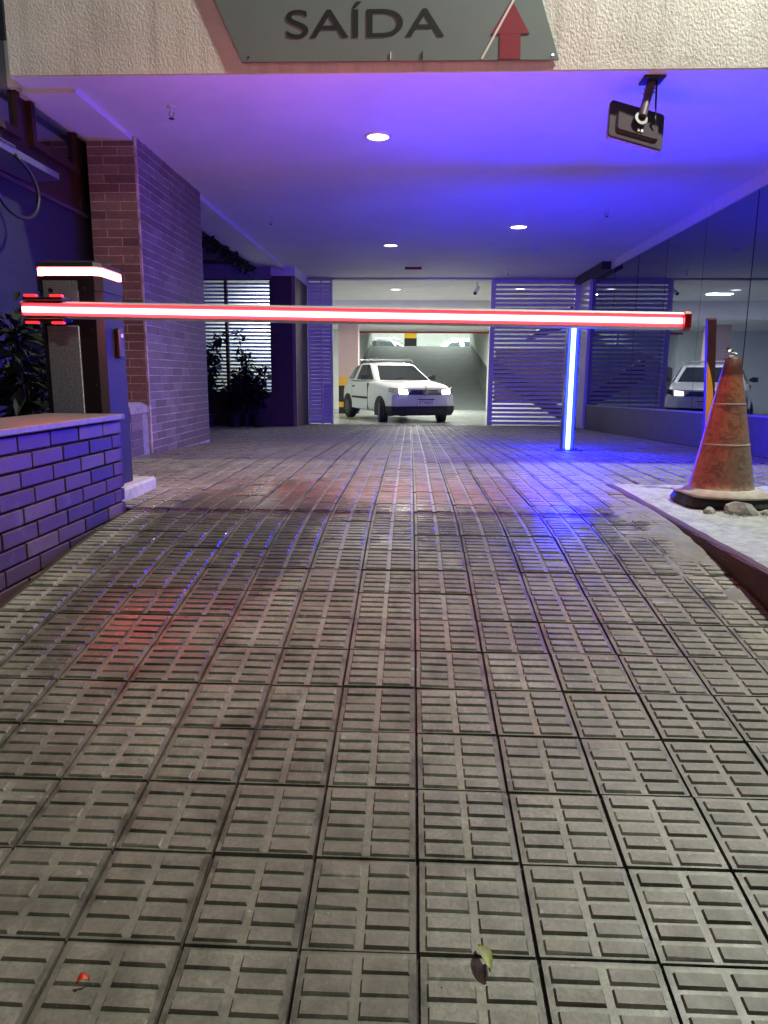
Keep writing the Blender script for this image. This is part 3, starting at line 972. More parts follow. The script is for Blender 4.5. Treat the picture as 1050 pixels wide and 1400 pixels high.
yj = [4.93, 5.90, 7.08, 8.26, 9.44, 10.62, 11.80, 12.98, 14.05]
gx = lambda y: 3.142
for a, b in zip(yj, yj[1:]):
    a2, b2 = a+0.008, b-0.008
    mb = MB()
    tw = rb.uniform(-0.003, 0.003)
    rings = []
    for y, dx in ((a2, -tw), (b2, tw)):
        rings.append([(3.142+dx, y, sillz(y)+0.022), (3.16+dx, y, sillz(y)+0.022), (3.16+dx, y, 2.358), (3.142+dx, y, 2.358)])
    mb.loft(rings)
    part('glass_pane', mb, M['glass'], gw)
for y in yj:
    mb = MB(); mb.box(3.150, 3.19, y-0.008, y+0.008, sillz(y)+0.02, 2.358)
    part('joint_seal', mb, M['black'], gw)
mb = MB(); mb.box(3.12, 3.30, 4.935, 12.0, 2.36, 2.477)
part('head_trim', mb, M['white'], gw)
mb = MB(); mb.box(2.98, 3.30, 12.003, 14.05, 2.36, 2.477)
part('dark_head_trim', mb, M['blackpaint'], gw)
mb = MB(); mb.box(3.21, 3.40, 4.93, 14.05, 0.1, 2.36)
part('backing', mb, M['black'], gw)

# ------------------------------------------------------------------ louvred gates
def louvre(label, x0, x1, y, z0, z1, frames, pitch, hs=0.0255, group='louvred gates'):
    t = thing('louvred_gate', label, 'gate', ((x0+x1)/2, y, z0), group)
    for a, b in frames:
        mb = MB(); mb.box(a, b, y-0.03, y+0.03, z0, z1); part('frame_post', mb, M['white'], t)
    mb = MB(); mb.box(x0, x1, y-0.028, y+0.028, z1+0.001, z1+0.05); part('top_rail', mb, M['white'], t)
    edges = sorted(frames)
    for (a0, a1), (b0, b1) in zip(edges, edges[1:]):
        L = b0-a1-0.002
        s_ = MB(); s_.box(-L/2, L/2, -0.010, 0.010, -hs, hs)
        me_ = s_.mesh('slat', M['white']); fix_normals(me_)
        z = z0+0.05
        while z < z1-0.02:
            put('slat', me_, t, Vector(((a1+b0)/2, y, z))-Vector(t.location), (R(-12), 0, 0))
            z += pitch
    return t
louvre('wide sliding gate of white louvre slats behind the blue LED post', 1.43, 3.09, 14.0, -0.275, 2.42,
       [(1.43, 1.52), (3.0, 3.09)], 0.082)
louvre('narrow white louvre gate leaf beside the dark column', -2.05, -1.57, 14.0, -0.275, 2.42,
       [(-2.05, -2.02), (-1.80, -1.765), (-1.62, -1.57)], 0.072, 0.033)
mb = MB(); mb.box(-1.757, -1.625, 14.018, 14.026, -0.20, 0.50)  # added sheet standing in for the dark gaps between these slats
solid('dark_gap_plate', mb, M['blackpaint'], 'black plate added to darken the gaps between the lowest slats of the narrow louvre gate', 'gap darkening plate')
mb = MB(); mb.box(-2.05, 3.1, 13.93, 14.09, 2.44, 2.476)
solid('gate_track', mb, M['grey_metal'], 'thin grey track under the ceiling above the louvred gates', 'gate track')
# letter box vents on left gate
mb = MB(); mb.box(3.085, 3.14, 13.2, 13.95, -0.3, 2.36)
solid('gate_end_post', mb, M['white'], 'slim pale post closing the gate against the mirror glass', 'post')

# ------------------------------------------------------------------ sign
sg = thing('exit_sign', 'grey-green SAÍDA sign with a dark red arrow on the stucco beam', 'sign', (-0.15, 4.71, 2.52))
mb = MB()
yb_, yf_ = 4.722, 4.706
def P4(y): return [(-1.071, y, 2.522), (0.838, y, 2.516), (0.620, y, 3.12), (-1.345, y, 3.12)]
mb.loft([P4(yf_), P4(yb_)])
part('plate', mb, M['sign'], sg)
t = text_mesh('lettering', 'SAÍDA', M['ink'], 0.945, 0.158)
put('lettering', t, sg, Vector((-0.795, 4.7045, 2.650))-Vector(sg.location))
mb = MB()
ya_, yb2 = 4.7018, 4.7055
def prism(mb, poly):
    mb.loft([[(x, ya_, z) for x, z in poly], [(x, yb2, z) for x, z in poly]])
prism(mb, [(0.483, 2.521), (0.609, 2.521), (0.605, 2.655), (0.482, 2.655)])
prism(mb, [(0.430, 2.656), (0.657, 2.656), (0.545, 2.84)])
part('arrow', mb, M['arrow'], sg)
mb = MB()
ya_, yb2 = 4.6995, 4.7015
prism(mb, [(0.371, 2.521), (0.385, 2.521), (0.600, 2.90), (0.586, 2.90)])
part('white_stripe', mb, M['whitevinyl'], sg)
for x, z in ((-1.03, 2.545), (0.80, 2.54), (-0.12, 2.985), (0.60, 2.985)):
    mb = MB(); mb.tube([(x, 4.706, z), (x, 4.702, z)], 0.006, 8)
    part('screw', mb, M['chrome'], sg)
for x, z in ((-0.17, 2.545), (0.02, 2.545)):
    mb = MB(); mb.box(x, x+0.006, 4.700, 4.7055, z-0.02, z+0.02)
    part('scratch', mb, M['whitevinyl' if x < 0 else 'ink'], sg)

# ------------------------------------------------------------------ ceiling fittings
def downlight(label, x, y, r, zc=2.478, em='lamp', spot=None):
    t = thing('ceiling_light', label, 'ceiling light', (x, y, zc), 'round lights in the ceiling')
    mb = MB(); mb.lathe([(r*0.86, -0.003), (r*0.9, -0.010), (r*1.12, -0.006), (r*1.14, 0.0)], n=28, caps=False)
    part('rim', mb, M['white'], t, smooth=True, local=True)
    mb = MB(); mb.lathe([(r*0.02, -0.006), (r*0.6, -0.0055), (r*0.87, -0.004)], n=28, caps=True)
    part('diffuser', mb, M[em], t, local=True)
    if spot: lamp('downlight', 'SPOT', (x, y, zc-0.03), spot, (1.0, 0.95, 0.88), 0.06, (x, y, 0), 125, 0.8)
downlight('largest round ceiling light, nearest the sign', -0.304, 5.94, 0.095, spot=190)
downlight('round ceiling light in the blue-lit part of the ceiling right of centre', 1.266, 9.333, 0.11, spot=42)
downlight('round ceiling light in mid ceiling above the red barrier arm', -0.357, 10.573, 0.105, spot=42)
downlight('small round light on the garage ceiling just inside the gates', -0.415, 15.737, 0.12, em='lamp_far')
downlight('small round light on the garage ceiling behind the right louvred gate', 2.2, 15.6, 0.11, em='lamp_far')
downlight('tiny round light on the low garage ceiling over the white hatchback', -0.38, 19.3, 0.14, 2.05, 'lamp_far')

def sprinkler(label, x, y):
    t = thing('sprinkler', label, 'sprinkler', (x, y, 2.478), 'sprinklers under the ceiling')
    mb = MB(); mb.lathe([(0.028, 0), (0.028, -0.006), (0.010, -0.010), (0.010, -0.035)], n=14)
    part('escutcheon', mb, M['white'], t, smooth=True, local=True)
    mb = MB()
    mb.tube([(-0.014, 0, -0.035), (-0.016, 0, -0.055), (0, 0, -0.078)], 0.0035, 6)
    mb.tube([(0.014, 0, -0.035), (0.016, 0, -0.055), (0, 0, -0.078)], 0.0035, 6)
    part('yoke', mb, M['chrome'], t, local=True)
    mb = MB(); mb.lathe([(0.018, -0.078), (0.020, -0.082), (0.004, -0.084)], n=12)
    part('deflector', mb, M['black'], t, local=True)
sprinkler('sprinkler head under the purple ceiling in front of the pillar', -1.706, 5.283)
sprinkler('sprinkler head under the ceiling past the pillar', -1.708, 8.765)
sprinkler('sprinkler head under the ceiling above the right louvred gate', 1.60, 12.9)
sprinkler('sprinkler head on the blue ceiling near the mirror glass', 2.10, 8.4)
sm = thing('smoke_detector', 'flat white smoke detector on the blue-lit ceiling', 'smoke detector', (1.708, 10.875, 2.478))
mb = MB(); mb.lathe([(0.06, 0), (0.06, -0.018), (0.045, -0.035), (0.01, -0.040)], n=20)
part('housing', mb, M['white'], sm, smooth=True, local=True)
mb = MB(); mb.lathe([(0.008, -0.041), (0.004, -0.046)], n=8)
part('indicator', mb, M['lens_red'], sm, local=True)
el = thing('emergency_sign', 'thin hanging red and white plate under the ceiling in front of the gate', 'sign', (-0.038, 12.313, 2.40))
mb = MB(); mb.box(-0.14, 0.14, -0.006, 0.006, -0.005, 0.035)
part('plate', mb, M['lens_red'], el, local=True)
mb = MB(); mb.box(-0.13, -0.124, -0.004, 0.004, 0.036, 0.077); mb.box(0.124, 0.13, -0.004, 0.004, 0.036, 0.077)
part('hanger', mb, M['white'], el, local=True)
# security camera by the gate opening
sc_ = thing('security_camera', 'small pale security camera under the garage ceiling beside the right gate', 'camera', (1.22, 14.6, 2.478))
mb = MB(); mb.tube([(0, 0, 0), (0, 0, -0.10)], 0.012, 8)
part('stem', mb, M['white'], sc_, local=True)
mb = MB(); mb.tube([(0.03, 0.09, -0.09), (-0.05, -0.12, -0.22)], 0.04, 12)
part('body', mb, M['white'], sc_, local=True, smooth=False)
mb = MB(); mb.tube([(-0.05, -0.121, -0.2205), (-0.053, -0.128, -0.225)], 0.03, 12)
part('lens', mb, M['black'], sc_, local=True)

# flat tag reader hanging on a tilted bracket
an = thing('tag_reader', 'flat square reader panel hanging tilted on a short tube under the ceiling', 'tag reader', (1.45, 4.85, 2.462))
top = Vector((1.440, 4.86, 2.455)); bot = Vector((1.372, 4.775, 2.22))
mb = MB(); mb.bbox(1.375, 1.505, 4.79, 4.92, 2.445, 2.4615, 0.004)
part('mount_plate', mb, M['black'], an)
mb = MB(); mb.tube([top, bot], 0.026, 14)
part('bracket_tube', mb, worn('brown_tube', (0.075, 0.050, 0.045), 0.5, 0.3, 30, 0.2), an, smooth=False)
mb = MB()
for k in (0.28, 0.4):
    p = top.lerp(bot, k); mb.tube([p+Vector((-0.035, -0.01, 0)), p+Vector((0.035, -0.01, 0.01))], 0.006, 6)
part('bolt', mb, M['grey_metal'], an)
# tilted panel
nrm = Vector((0.22, -0.90, 0.38)).normalized()       # back of the panel faces up and to the street
ax = Vector((0.93, 0.20, -0.22)); ax = (ax-nrm*ax.dot(nrm)).normalized()
ay = nrm.cross(ax).normalized()
cen = Vector((1.352, 4.83, 2.185))
def pan(hw, hh, d, ch):
    out = []
    for sx, sy in ((1, 1), (-1, 1), (-1, -1), (1, -1)):
        cxx, cyy = sx*(hw-ch), sy*(hh-ch)
        for t_ in range(5):
            a = math.atan2(sy, sx)-math.pi/4+t_*math.pi/8
            out.append(cen+ax*(cxx+ch*math.cos(a))+ay*(cyy+ch*math.sin(a))+nrm*d)
    return out
mb = MB(); mb.loft([pan(0.180, 0.130, 0.0, 0.02), pan(0.180, 0.130, 0.012, 0.02), pan(0.142, 0.096, 0.014, 0.02), pan(0.132, 0.086, 0.034, 0.015)])
part('panel_back', mb, worn('reader_grey', (0.060, 0.050, 0.058), 0.85, 0.1, 20, 0.05, spec=0.08), an)
mb = MB(); mb.loft([pan(0.174, 0.124, -0.034, 0.02), pan(0.182, 0.132, -0.008, 0.02), pan(0.182, 0.132, -0.001, 0.02)])
part('panel_front', mb, worn('reader_cover', (0.40, 0.32, 0.31), 0.5, 0.06, 20, 0.05), an)
mb = MB(); c2 = cen+nrm*0.036
mb.tube([c2+nrm*0.0, c2+nrm*0.03], 0.042, 16)
part('pivot', mb, M['black'], an)
mb = MB()
for k in (-0.010, 0.012):
    p = cen+ay*(-0.062)+ax*(k+0.01)+nrm*0.036
    mb.loft([[p+ax*i+ay*j for i, j in ((-.006, -.010), (.006, -.010), (.006, .010), (-.006, .010))],
             [p+nrm*0.008+ax*i+ay*j for i, j in ((-.006, -.010), (.006, -.010), (.006, .010), (-.006, .010))]])
part('terminal', mb, M['white'], an)
mb = MB(); mb.tube([top+Vector((0.03, 0, -0.01)), top.lerp(bot, 0.6)+Vector((0.06, 0, -0.03)), cen+ax*0.10+nrm*0.06, cen+ax*0.075+nrm*0.036], 0.006, 6)
part('cable', mb, M['black'], an, smooth=True)

# ------------------------------------------------------------------ barrier gate
bg_ = thing('barrier_gate', 'dark barrier cabinet with a long glowing red LED arm across the driveway', 'barrier', (-1.72, 3.72, 0.075))
CX0, CX1, CY0, CY1 = -1.868, -1.548, 3.570, 3.865
def rect(x0, x1, y0, y1, ch, z):
    return [(x0+ch, y0, z), (x1-ch, y0, z), (x1, y0+ch, z), (x1, y1-ch, z), (x1-ch, y1, z), (x0+ch, y1, z), (x0, y1-ch, z), (x0, y0+ch, z)]
mb = MB(); mb.loft([rect(CX0, CX1, CY0, CY1, 0.03, z) for z in (0.075, 1.055)])
part('cabinet_body', mb, M['cabinet'], bg_)
mb = MB(); mb.loft([rect(CX0-0.006, CX1+0.006, CY0-0.006, CY1+0.006, 0.032, 1.056), rect(CX0-0.006, CX1+0.006, CY0-0.006, CY1+0.006, 0.032, 1.125)])
part('hood_band', mb, M['cabinet'], bg_)
mb = MB(); mb.loft([rect(CX0-0.01, CX1+0.01, CY0-0.01, CY1+0.01, 0.034, 1.167), rect(CX0+0.0, CX1-0.0, CY0+0.0, CY1-0.0, 0.03, 1.19), rect(CX0+0.04, CX1-0.04, CY0+0.04, CY1-0.04, 0.02, 1.202)])
hd = part('hood', mb, M['cabinet'], bg_)
# LED window strips: front, chamfer, side
z0, z1 = 1.130, 1.164
def strip(nm, p, q, off):
    p = Vector((p[0], p[1], 0)); q = Vector((q[0], q[1], 0))
    d = (q-p).normalized(); nn = Vector((d.y, -d.x, 0))
    mb = MB()
    a = Vector(p)+d*0.006; b = Vector(q)-d*0.006
    mb.loft([[(v.x, v.y, zz) for v in (a+nn*off, b+nn*off, b-nn*0.02, a-nn*0.02)] for zz in (z0, z1)])
    part(nm, mb, M['led_hood'], bg_)
strip('led_strip', (CX0+0.03, CY0), (CX1-0.03, CY0), 0.004)
strip('led_strip', (CX1-0.03, CY0), (CX1, CY0+0.03), 0.004)
strip('led_strip', (CX1, CY0+0.03), (CX1, CY1-0.03), 0.004)
strip('led_strip', (CX0, CY0+0.03), (CX0+0.03, CY0), 0.004)
mb = MB(); mb.loft([rect(CX0+0.012, CX1-0.012, CY0+0.012, CY1-0.012, 0.03, z) for z in (1.125, 1.177)])
part('hood_core', mb, M['black'], bg_)
mb = MB(); mb.bbox(-1.825, -1.665, 3.561, 3.572, 0.14, 0.888, 0.003)
part('service_door', mb, M['speckle'], bg_)
mb = MB(); mb.bbox(-1.832, -1.655, 3.562, 3.572, 1.00, 1.105, 0.004)
part('drive_cover', mb, M['speckle'], bg_)
mb = MB()
for x, z in ((-1.79, 1.055), (-1.625, 1.062)): mb.tube([(x, 3.563, z), (x, 3.553, z)], 0.011, 12)
for x, z in ((-1.845, 0.60), (-1.60, 0.60), (-1.60, 0.87)): mb.tube([(x, 3.573, z), (x, 3.566, z)], 0.005, 8)
part('bolts', mb, M['black'], bg_)
# card reader on the right flank
rd = MB(); rd.bbox(-1.547, -1.518, 3.70, 3.755, 0.735, 0.885, 0.006)
rd_o = part('photocell', rd, M['black'], bg_)
mb = MB(); mb.box(-1.5185, -1.515, 3.715, 3.74, 0.84, 0.858)
part('photocell_lens', mb, M['white'], rd_o)
mb = MB(); mb.tube([(-1.549, 3.70, 1.00), (-1.543, 3.70, 1.00)], 0.012, 10)
part('key_lock', mb, M['chrome'], bg_)
# arm clamp
AY = 3.44
def az(x): return 0.9530-0.0140*(x+1.87)
mb = MB()
mb.bbox(-1.845, -1.655, AY-0.052, AY-0.004+0.05, az(-1.75)+0.040, az(-1.75)+0.056, 0.004)
mb.bbox(-1.845, -1.655, AY-0.052, AY-0.004+0.05, az(-1.75)-0.056, az(-1.75)-0.040, 0.004)
mb.bbox(-1.80, -1.70, AY+0.047, 3.565, az(-1.75)-0.05, az(-1.75)+0.05, 0.004)
part('arm_clamp', mb, M['black'], bg_)
mb = MB()
for dx in (-1.835, -1.71):
    for s_ in (1, -1):
        zc = az(dx)+s_*0.0615
        mb.box(dx, dx+0.055, AY-0.056, AY-0.03, zc-0.005, zc+0.005)
part('clamp_lamp', mb, emit('clamp_led', (1.0, 0.02, 0.03), 2.2), bg_)
# arm: channel profile holding the LED strip
AX0, AX1 = -1.868, 1.232
def prof(x):
    z = az(x)
    return [(x, AY+0.032, z+0.022), (x, AY+0.020, z+0.0385), (x, AY-0.020, z+0.0385), (x, AY-0.034, z+0.030),
            (x, AY-0.036, z+0.0285), (x, AY-0.016, z+0.0130), (x, AY-0.016, z-0.0130), (x, AY-0.036, z-0.0285),
            (x, AY-0.034, z-0.030), (x, AY-0.020, z-0.0385), (x, AY+0.020, z-0.0385), (x, AY+0.032, z-0.022)]
mb = MB(); mb.loft([prof(AX0), prof(AX1)])
for i_ in (4, 6): mb.m[i_] = 1
arm = part('boom_arm', mb, [M['alu'], worn('arm_channel', (0.15, 0.065, 0.07), 0.45, 0.1, 20, 0)], bg_)
mb = MB()
mb.loft([[(x, AY-0.0230, az(x)-0.0125), (x, AY-0.0230, az(x)+0.0125), (x, AY-0.0165, az(x)+0.0125), (x, AY-0.0165, az(x)-0.0125)] for x in (AX0+0.002, AX1-0.004)])
part('led_tube', mb, M['led_red'], arm)
mb = MB()
mb.loft([[(x, AY+0.0335, az(x)-0.010), (x, AY+0.0335, az(x)+0.010), (x, AY+0.040, az(x)+0.010), (x, AY+0.040, az(x)-0.010)] for x in (AX0+0.62, 0.85)])
part('rear_led_tube', mb, M['led_red_rear'], arm)
mb = MB()
mb.loft([[(x, AY+y_, az(x)+z_) for y_, z_ in ((0.036, 0.026), (0.02, 0.043), (-0.022, 0.043), (-0.040, 0.030), (-0.040, -0.030), (-0.022, -0.043), (0.02, -0.043), (0.036, -0.026))] for x in (AX1, AX1+0.03)])
part('end_cap', mb, M['lens_red'], arm)
# concrete footing under the cabinet
mb = MB(); mb.bbox(-1.95, -1.487, 3.43, 4.03, -0.02, 0.073, 0.012)
solid('cabinet_footing', mb, M['concrete'], 'pale concrete footing slab under the barrier cabinet', 'footing')

# ------------------------------------------------------------------ blue LED post
bp = thing('led_post', 'slim driveway post with a bright blue vertical LED strip on a dark base plate', 'post', (1.475, 6.86, zf(6.86)))
zb0 = zf(6.86)
PXc, PYc = 1.475, 6.88
mb = MB(); mb.bbox(PXc-0.13, PXc+0.13, PYc-0.09, PYc+0.11, zb0, zb0+0.014, 0.004)
part('base_plate', mb, M['black'], bp)
mb = MB()
def pp(z):
    h = 0.055
    return [(PXc-h, PYc+h, z), (PXc-h, PYc-h, z), (PXc-h+0.006, PYc-h, z), (PXc-0.019, PYc-h+0.030, z), (PXc+0.019, PYc-h+0.030, z), (PXc+h-0.006, PYc-h, z), (PXc+h, PYc-h, z), (PXc+h, PYc+h, z)]
mb.loft([pp(zb0+0.014), pp(1.16)])
part('post_body', mb, worn('post_paint', (0.010, 0.014, 0.050), 0.35, 0.05, 20, 0.03), bp)
mb = MB(); mb.box(PXc-0.0175, PXc+0.0175, PYc-0.058, PYc-0.026, zb0+0.02, 1.15)
part('led_tube', mb, M['led_blue'], bp)
mb = MB(); mb.box(PXc-0.0275, PXc+0.0275, PYc+0.056, PYc+0.072, zb0+0.02, 1.15)
part('rear_led_tube', mb, M['led_blue_rear'], bp)
mb = MB()
for x in (-0.105, 0.105):
    for y in (-0.06, 0.08): mb.tube([(PXc+x, PYc+y, zb0+0.014), (PXc+x, PYc+y, zb0+0.026)], 0.010, 6)
part('anchor_bolts', mb, M['grey_metal'], bp)
mb = MB(); mb.bbox(PXc-0.06, PXc+0.06, PYc-0.058, PYc+0.06, 1.161, 1.175, 0.004)
part('post_cap', mb, M['black'], bp)

# ------------------------------------------------------------------ concrete pad with red kerb on the right
pad = thing('raised_pad', 'dusty concrete pad with a worn dark red kerb on the right of the ramp', 'concrete pad', (2.2, 2.6, -0.3))
mb = MB()
KX = 1.192
N = 26
mb.loft([[(x, y, z) for x, z in ((KX+0.03, -0.6), (4.6, -0.6), (4.6, -0.012), (KX+0.03, -0.012))] for y in (-0.5, 4.40)])
gx_ = [KX+0.03+1.3*i/80 for i in range(81)]+[4.6]
gy_ = [-0.5, 0.5, 1.2]+[1.6+2.8*i/150 for i in range(151)]
ids = [[mb.vert((x, y, 0.003+0.0050*mn.fractal(Vector((x*9, y*9, 2.0)), 0.6, 2.0, 7))) for x in gx_] for y in gy_]
for j in range(len(gy_)-1):
    for i in range(len(gx_)-1):
        mb.face([ids[j][i], ids[j][i+1], ids[j+1][i+1], ids[j+1][i]])
part('pad_slab', mb, M['concrete'], pad, fix=False)
mb = MB()
rk = random.Random(8)
rings = []
for i in range(60):
    y = 0.0+4.39*i/59
    j = rk.uniform(-0.004, 0.004); e = rk.uniform(0, 0.008)
    rings.append([(KX+j*0.4, y, -0.55), (KX+j*0.4, y, -0.014-e), (KX+0.006+e*0.8+j, y, 0.0055), (KX+0.045+j, y, 0.0075), (KX+0.05, y, -0.55)])
mb.loft(rings)
part('kerb', mb, M['kerb_red'], pad)
mb = MB()
rings = []
for i in range(60):
    y = 0.0+4.39*i/59
    if i % 1 == 0:
        e = rk.uniform(0.0, 0.010)
        rings.append([(KX-0.002, y, -0.022-e), (KX+0.004, y, 0.0005), (KX+0.012+e, y, 0.0085), (KX+0.028+e, y, 0.0095), (KX+0.028, y, -0.02)])
mb.loft(rings)
part('chipped_edge', mb, M['kerb_edge'], pad)
# cement smear lying over the tiles beside the kerb
mb = MB()
nx, ny = 44, 110
ids = {}
for j in range(ny+1):
    y = 2.15+1.95*j/ny
    for i in range(nx+1):
        x = 0.78+0.41*i/nx
        nv = mn.fractal(Vector((x*7, y*5, 1.3)), 1.0, 2.0, 5)
        edge = (x-0.78)/0.41
        h = -0.012+0.020*edge+0.012*nv
        if y < 3.0: h -= (3.0-y)*0.016
        if y < 2.5: h += edge**4*0.008
        if y > 3.7: h -= (y-3.7)*0.05
        ids[i, j] = mb.vert((x, y, zf(y)+min(h, 0.009)))
for j in range(ny):
    for i in range(nx):
        mb.face([ids[i, j], ids[i+1, j], ids[i+1, j+1], ids[i, j+1]])
solid('cement_smear', mb, worn('cement_smear', (0.20, 0.20, 0.185), 0.85, 0.3, 14, 0.6, dirt=(0.17, 0.15, 0.125)), kind='stuff', smooth=True, fix=False)

# ------------------------------------------------------------------ traffic cone
CXc, CYc = 1.612, 3.74
tc = thing('traffic_cone', 'grimy orange traffic cone with a dusty broken base on the concrete pad', 'traffic cone', (CXc, CYc, 0.004))
mb = MB()
prof_ = [(0.164, 0.075), (0.162, 0.085)]
Zt = 0.752
for i in range(15):
    t_ = i/14; z = 0.085+(Zt-0.085)*t_
    rad = 0.160+(0.036-0.160)*t_
    prof_.append((rad, z))
prof_.append((0.030, Zt+0.004))
mb.lathe(prof_, CXc, CYc, 36)
body = part('cone_body', mb, M['cone'], tc, smooth=True)
for zr in (0.322, 0.525):
    t_ = (zr-0.085)/(Zt-0.085); rad = 0.160+(0.036-0.160)*t_
    mb = MB(); mb.lathe([(rad-0.001, zr-0.006), (rad+0.0025, zr-0.003), (rad+0.0025, zr+0.001), (rad-0.002, zr+0.004)], CXc, CYc, 36, caps=False)
    part('collar_ridge', mb, M['dust_base'], tc, smooth=True)
mb = MB()
rings = []
rc = random.Random(4)
for rad, z, wob in ((0.200, 0.058, 0.5), (0.216, 0.064, 1), (0.213, 0.074, 1), (0.186, 0.081, 0.6), (0.176, 0.093, 0.2), (0.158, 0.095, 0.0)):
    ring = []
    for i in range(40):
        a = 2*math.pi*i/40
        k = 1.0/((abs(math.cos(a))**5+abs(math.sin(a))**5)**0.2)
        kk = 1+(k-1)*(0.8 if rad > 0.19 else 0)
        rr_ = rad*kk+0.006*wob*math.sin(3*a+1)+0.003*wob*math.sin(7*a)
        ring.append((CXc+rr_*math.cos(a), CYc+rr_*math.sin(a), z+0.004*wob*math.sin(2*a+0.6)))
    rings.append(ring)
mb.loft(rings)
part('base_flange', mb, M['dust_base'], tc, smooth=True)
mb = MB()
rings = []
for rad, z in ((0.215, 0.004), (0.222, 0.02), (0.205, 0.052), (0.195, 0.064)):
    ring = []
    for i in range(40):
        a = 2*math.pi*i/40
        k = 1.0/((abs(math.cos(a))**4+abs(math.sin(a))**4)**0.25)
        bite = 0.05*max(0, math.cos(a+1.75))**8
        rr_ = rad*k-bite+0.004*math.sin(9*a)
        ring.append((CXc+rr_*math.cos(a), CYc+rr_*math.sin(a), z))
    rings.append(ring)
mb.loft(rings)
part('broken_base', mb, M['rubber'], tc)
mb = MB()
for k in range(9):
    c = Vector((CXc-0.012+rc.uniform(-.012, .024), CYc+rc.uniform(-.012, .012), Zt+0.010+k*0.004))
    vs = [c+Vector((rc.uniform(-.026, .026), rc.uniform(-.026, .026), rc.uniform(-.012, .016))) for _ in range(4)]
    mb.face([mb.vert(v) for v in vs[:3]]); mb.face([mb.vert(v) for v in vs[1:]])
    mb.face([mb.vert(v) for v in (vs[0], vs[1], vs[3])])
solid('crumpled_wrapper', mb, M['foil'], 'crumpled pale wrapper stuffed into the top of the traffic cone', 'wrapper', fix=False)

def rock(name, c, size, seed, label=None, group=None, flat=0.5):
    import bmesh
    r_ = random.Random(seed)
    bm = bmesh.new()
    bmesh.ops.create_icosphere(bm, subdivisions=2, radius=1)
    for v in bm.verts:
        n = mn.noise(v.co*1.3+Vector((seed*3.1, 0, 0)))*0.5+mn.noise(v.co*3.1+Vector((0, seed*1.7, 0)))*0.22
        v.co *= 1+n
        v.co.z = max(v.co.z, -0.35)
        v.co.x *= size[0]; v.co.y *= size[1]; v.co.z *= size[2]
    me = bpy.data.meshes.new(name); bm.to_mesh(me); bm.free()
    me.materials.append(M['rubble'])
    o = put(name, me, None, (c[0], c[1], c[2]+0.35*size[2]), (0, 0, r_.uniform(0, 6)))
    if label: o['label'] = label; o['category'] = 'rubble'
    if group: o['group'] = group
    return o
G = 'broken concrete lumps by the cone'
rock('concrete_lump', (1.455, 3.475, 0.004), (0.034, 0.026, 0.022), 1, 'small rounded concrete lump at the left corner of the cone base', G)
rock('concrete_lump', (1.600, 3.455, 0.004), (0.075, 0.042, 0.044), 2, 'biggest concrete lump, wedged under the middle of the cone base', G)
rock('concrete_lump', (1.715, 3.440, 0.004), (0.045, 0.028, 0.020), 3, 'jagged concrete lump under the right of the cone base', G)
mb = MB()
for k in range(220):
    wide = k > 90
    x, y = (rc.uniform(1.25, 2.0), rc.uniform(2.6, 4.2)) if wide else (rc.gauss(1.62, 0.09), rc.gauss(3.41, 0.025))
    s = rc.uniform(0.002, 0.005) if wide else rc.uniform(0.003, 0.013)
    p = [mb.vert((x+rc.uniform(-s, s), y+rc.uniform(-s, s), 0.004+rc.uniform(0, s))) for _ in range(4)]
    for q in ((0, 1, 2), (0, 2, 3), (0, 1, 3), (1, 2, 3)): mb.face([p[i] for i in q])
solid('concrete_crumbs', mb, M['rubble'], kind='stuff', fix=False)

# striped post behind the cone
sp = thing('striped_post', 'dark square post with a slanting orange-yellow stripe behind the traffic cone', 'post', (1.68, 4.23, 0.004))
def leanx(z): return 1.712-0.063*z
y0, y1 = 4.20, 4.235
mb = MB()
mb.loft([[(leanx(z)-w_, y0+c_, z), (leanx(z)+0.048+w_*0, y0+c_, z), (leanx(z)+0.048, y1-c_, z), (leanx(z), y1-c_, z)] for z, w_, c_ in ((0.004, 0, 0), (0.975, 0, 0), (0.985, -0.004, 0.004))])
part('post_shaft', mb, M['maroon'], sp)
mb = MB()
pl_, pr_ = [], []
for i in range(17):
    t_ = i/16; z = 0.30+0.44*t_
    wd = 0.040*math.sin(math.pi*min(1, t_*0.98+0.01))**0.8
    pl_.append((leanx(z)-0.001, y0-0.003, z)); pr_.append((leanx(z)+max(wd, 0.001), y0-0.003, z))
for i in range(16):
    mb.quad(pl_[i], pr_[i], pr_[i+1], pl_[i+1])
part('stripe', mb, M['yellow'], sp, fix=False)

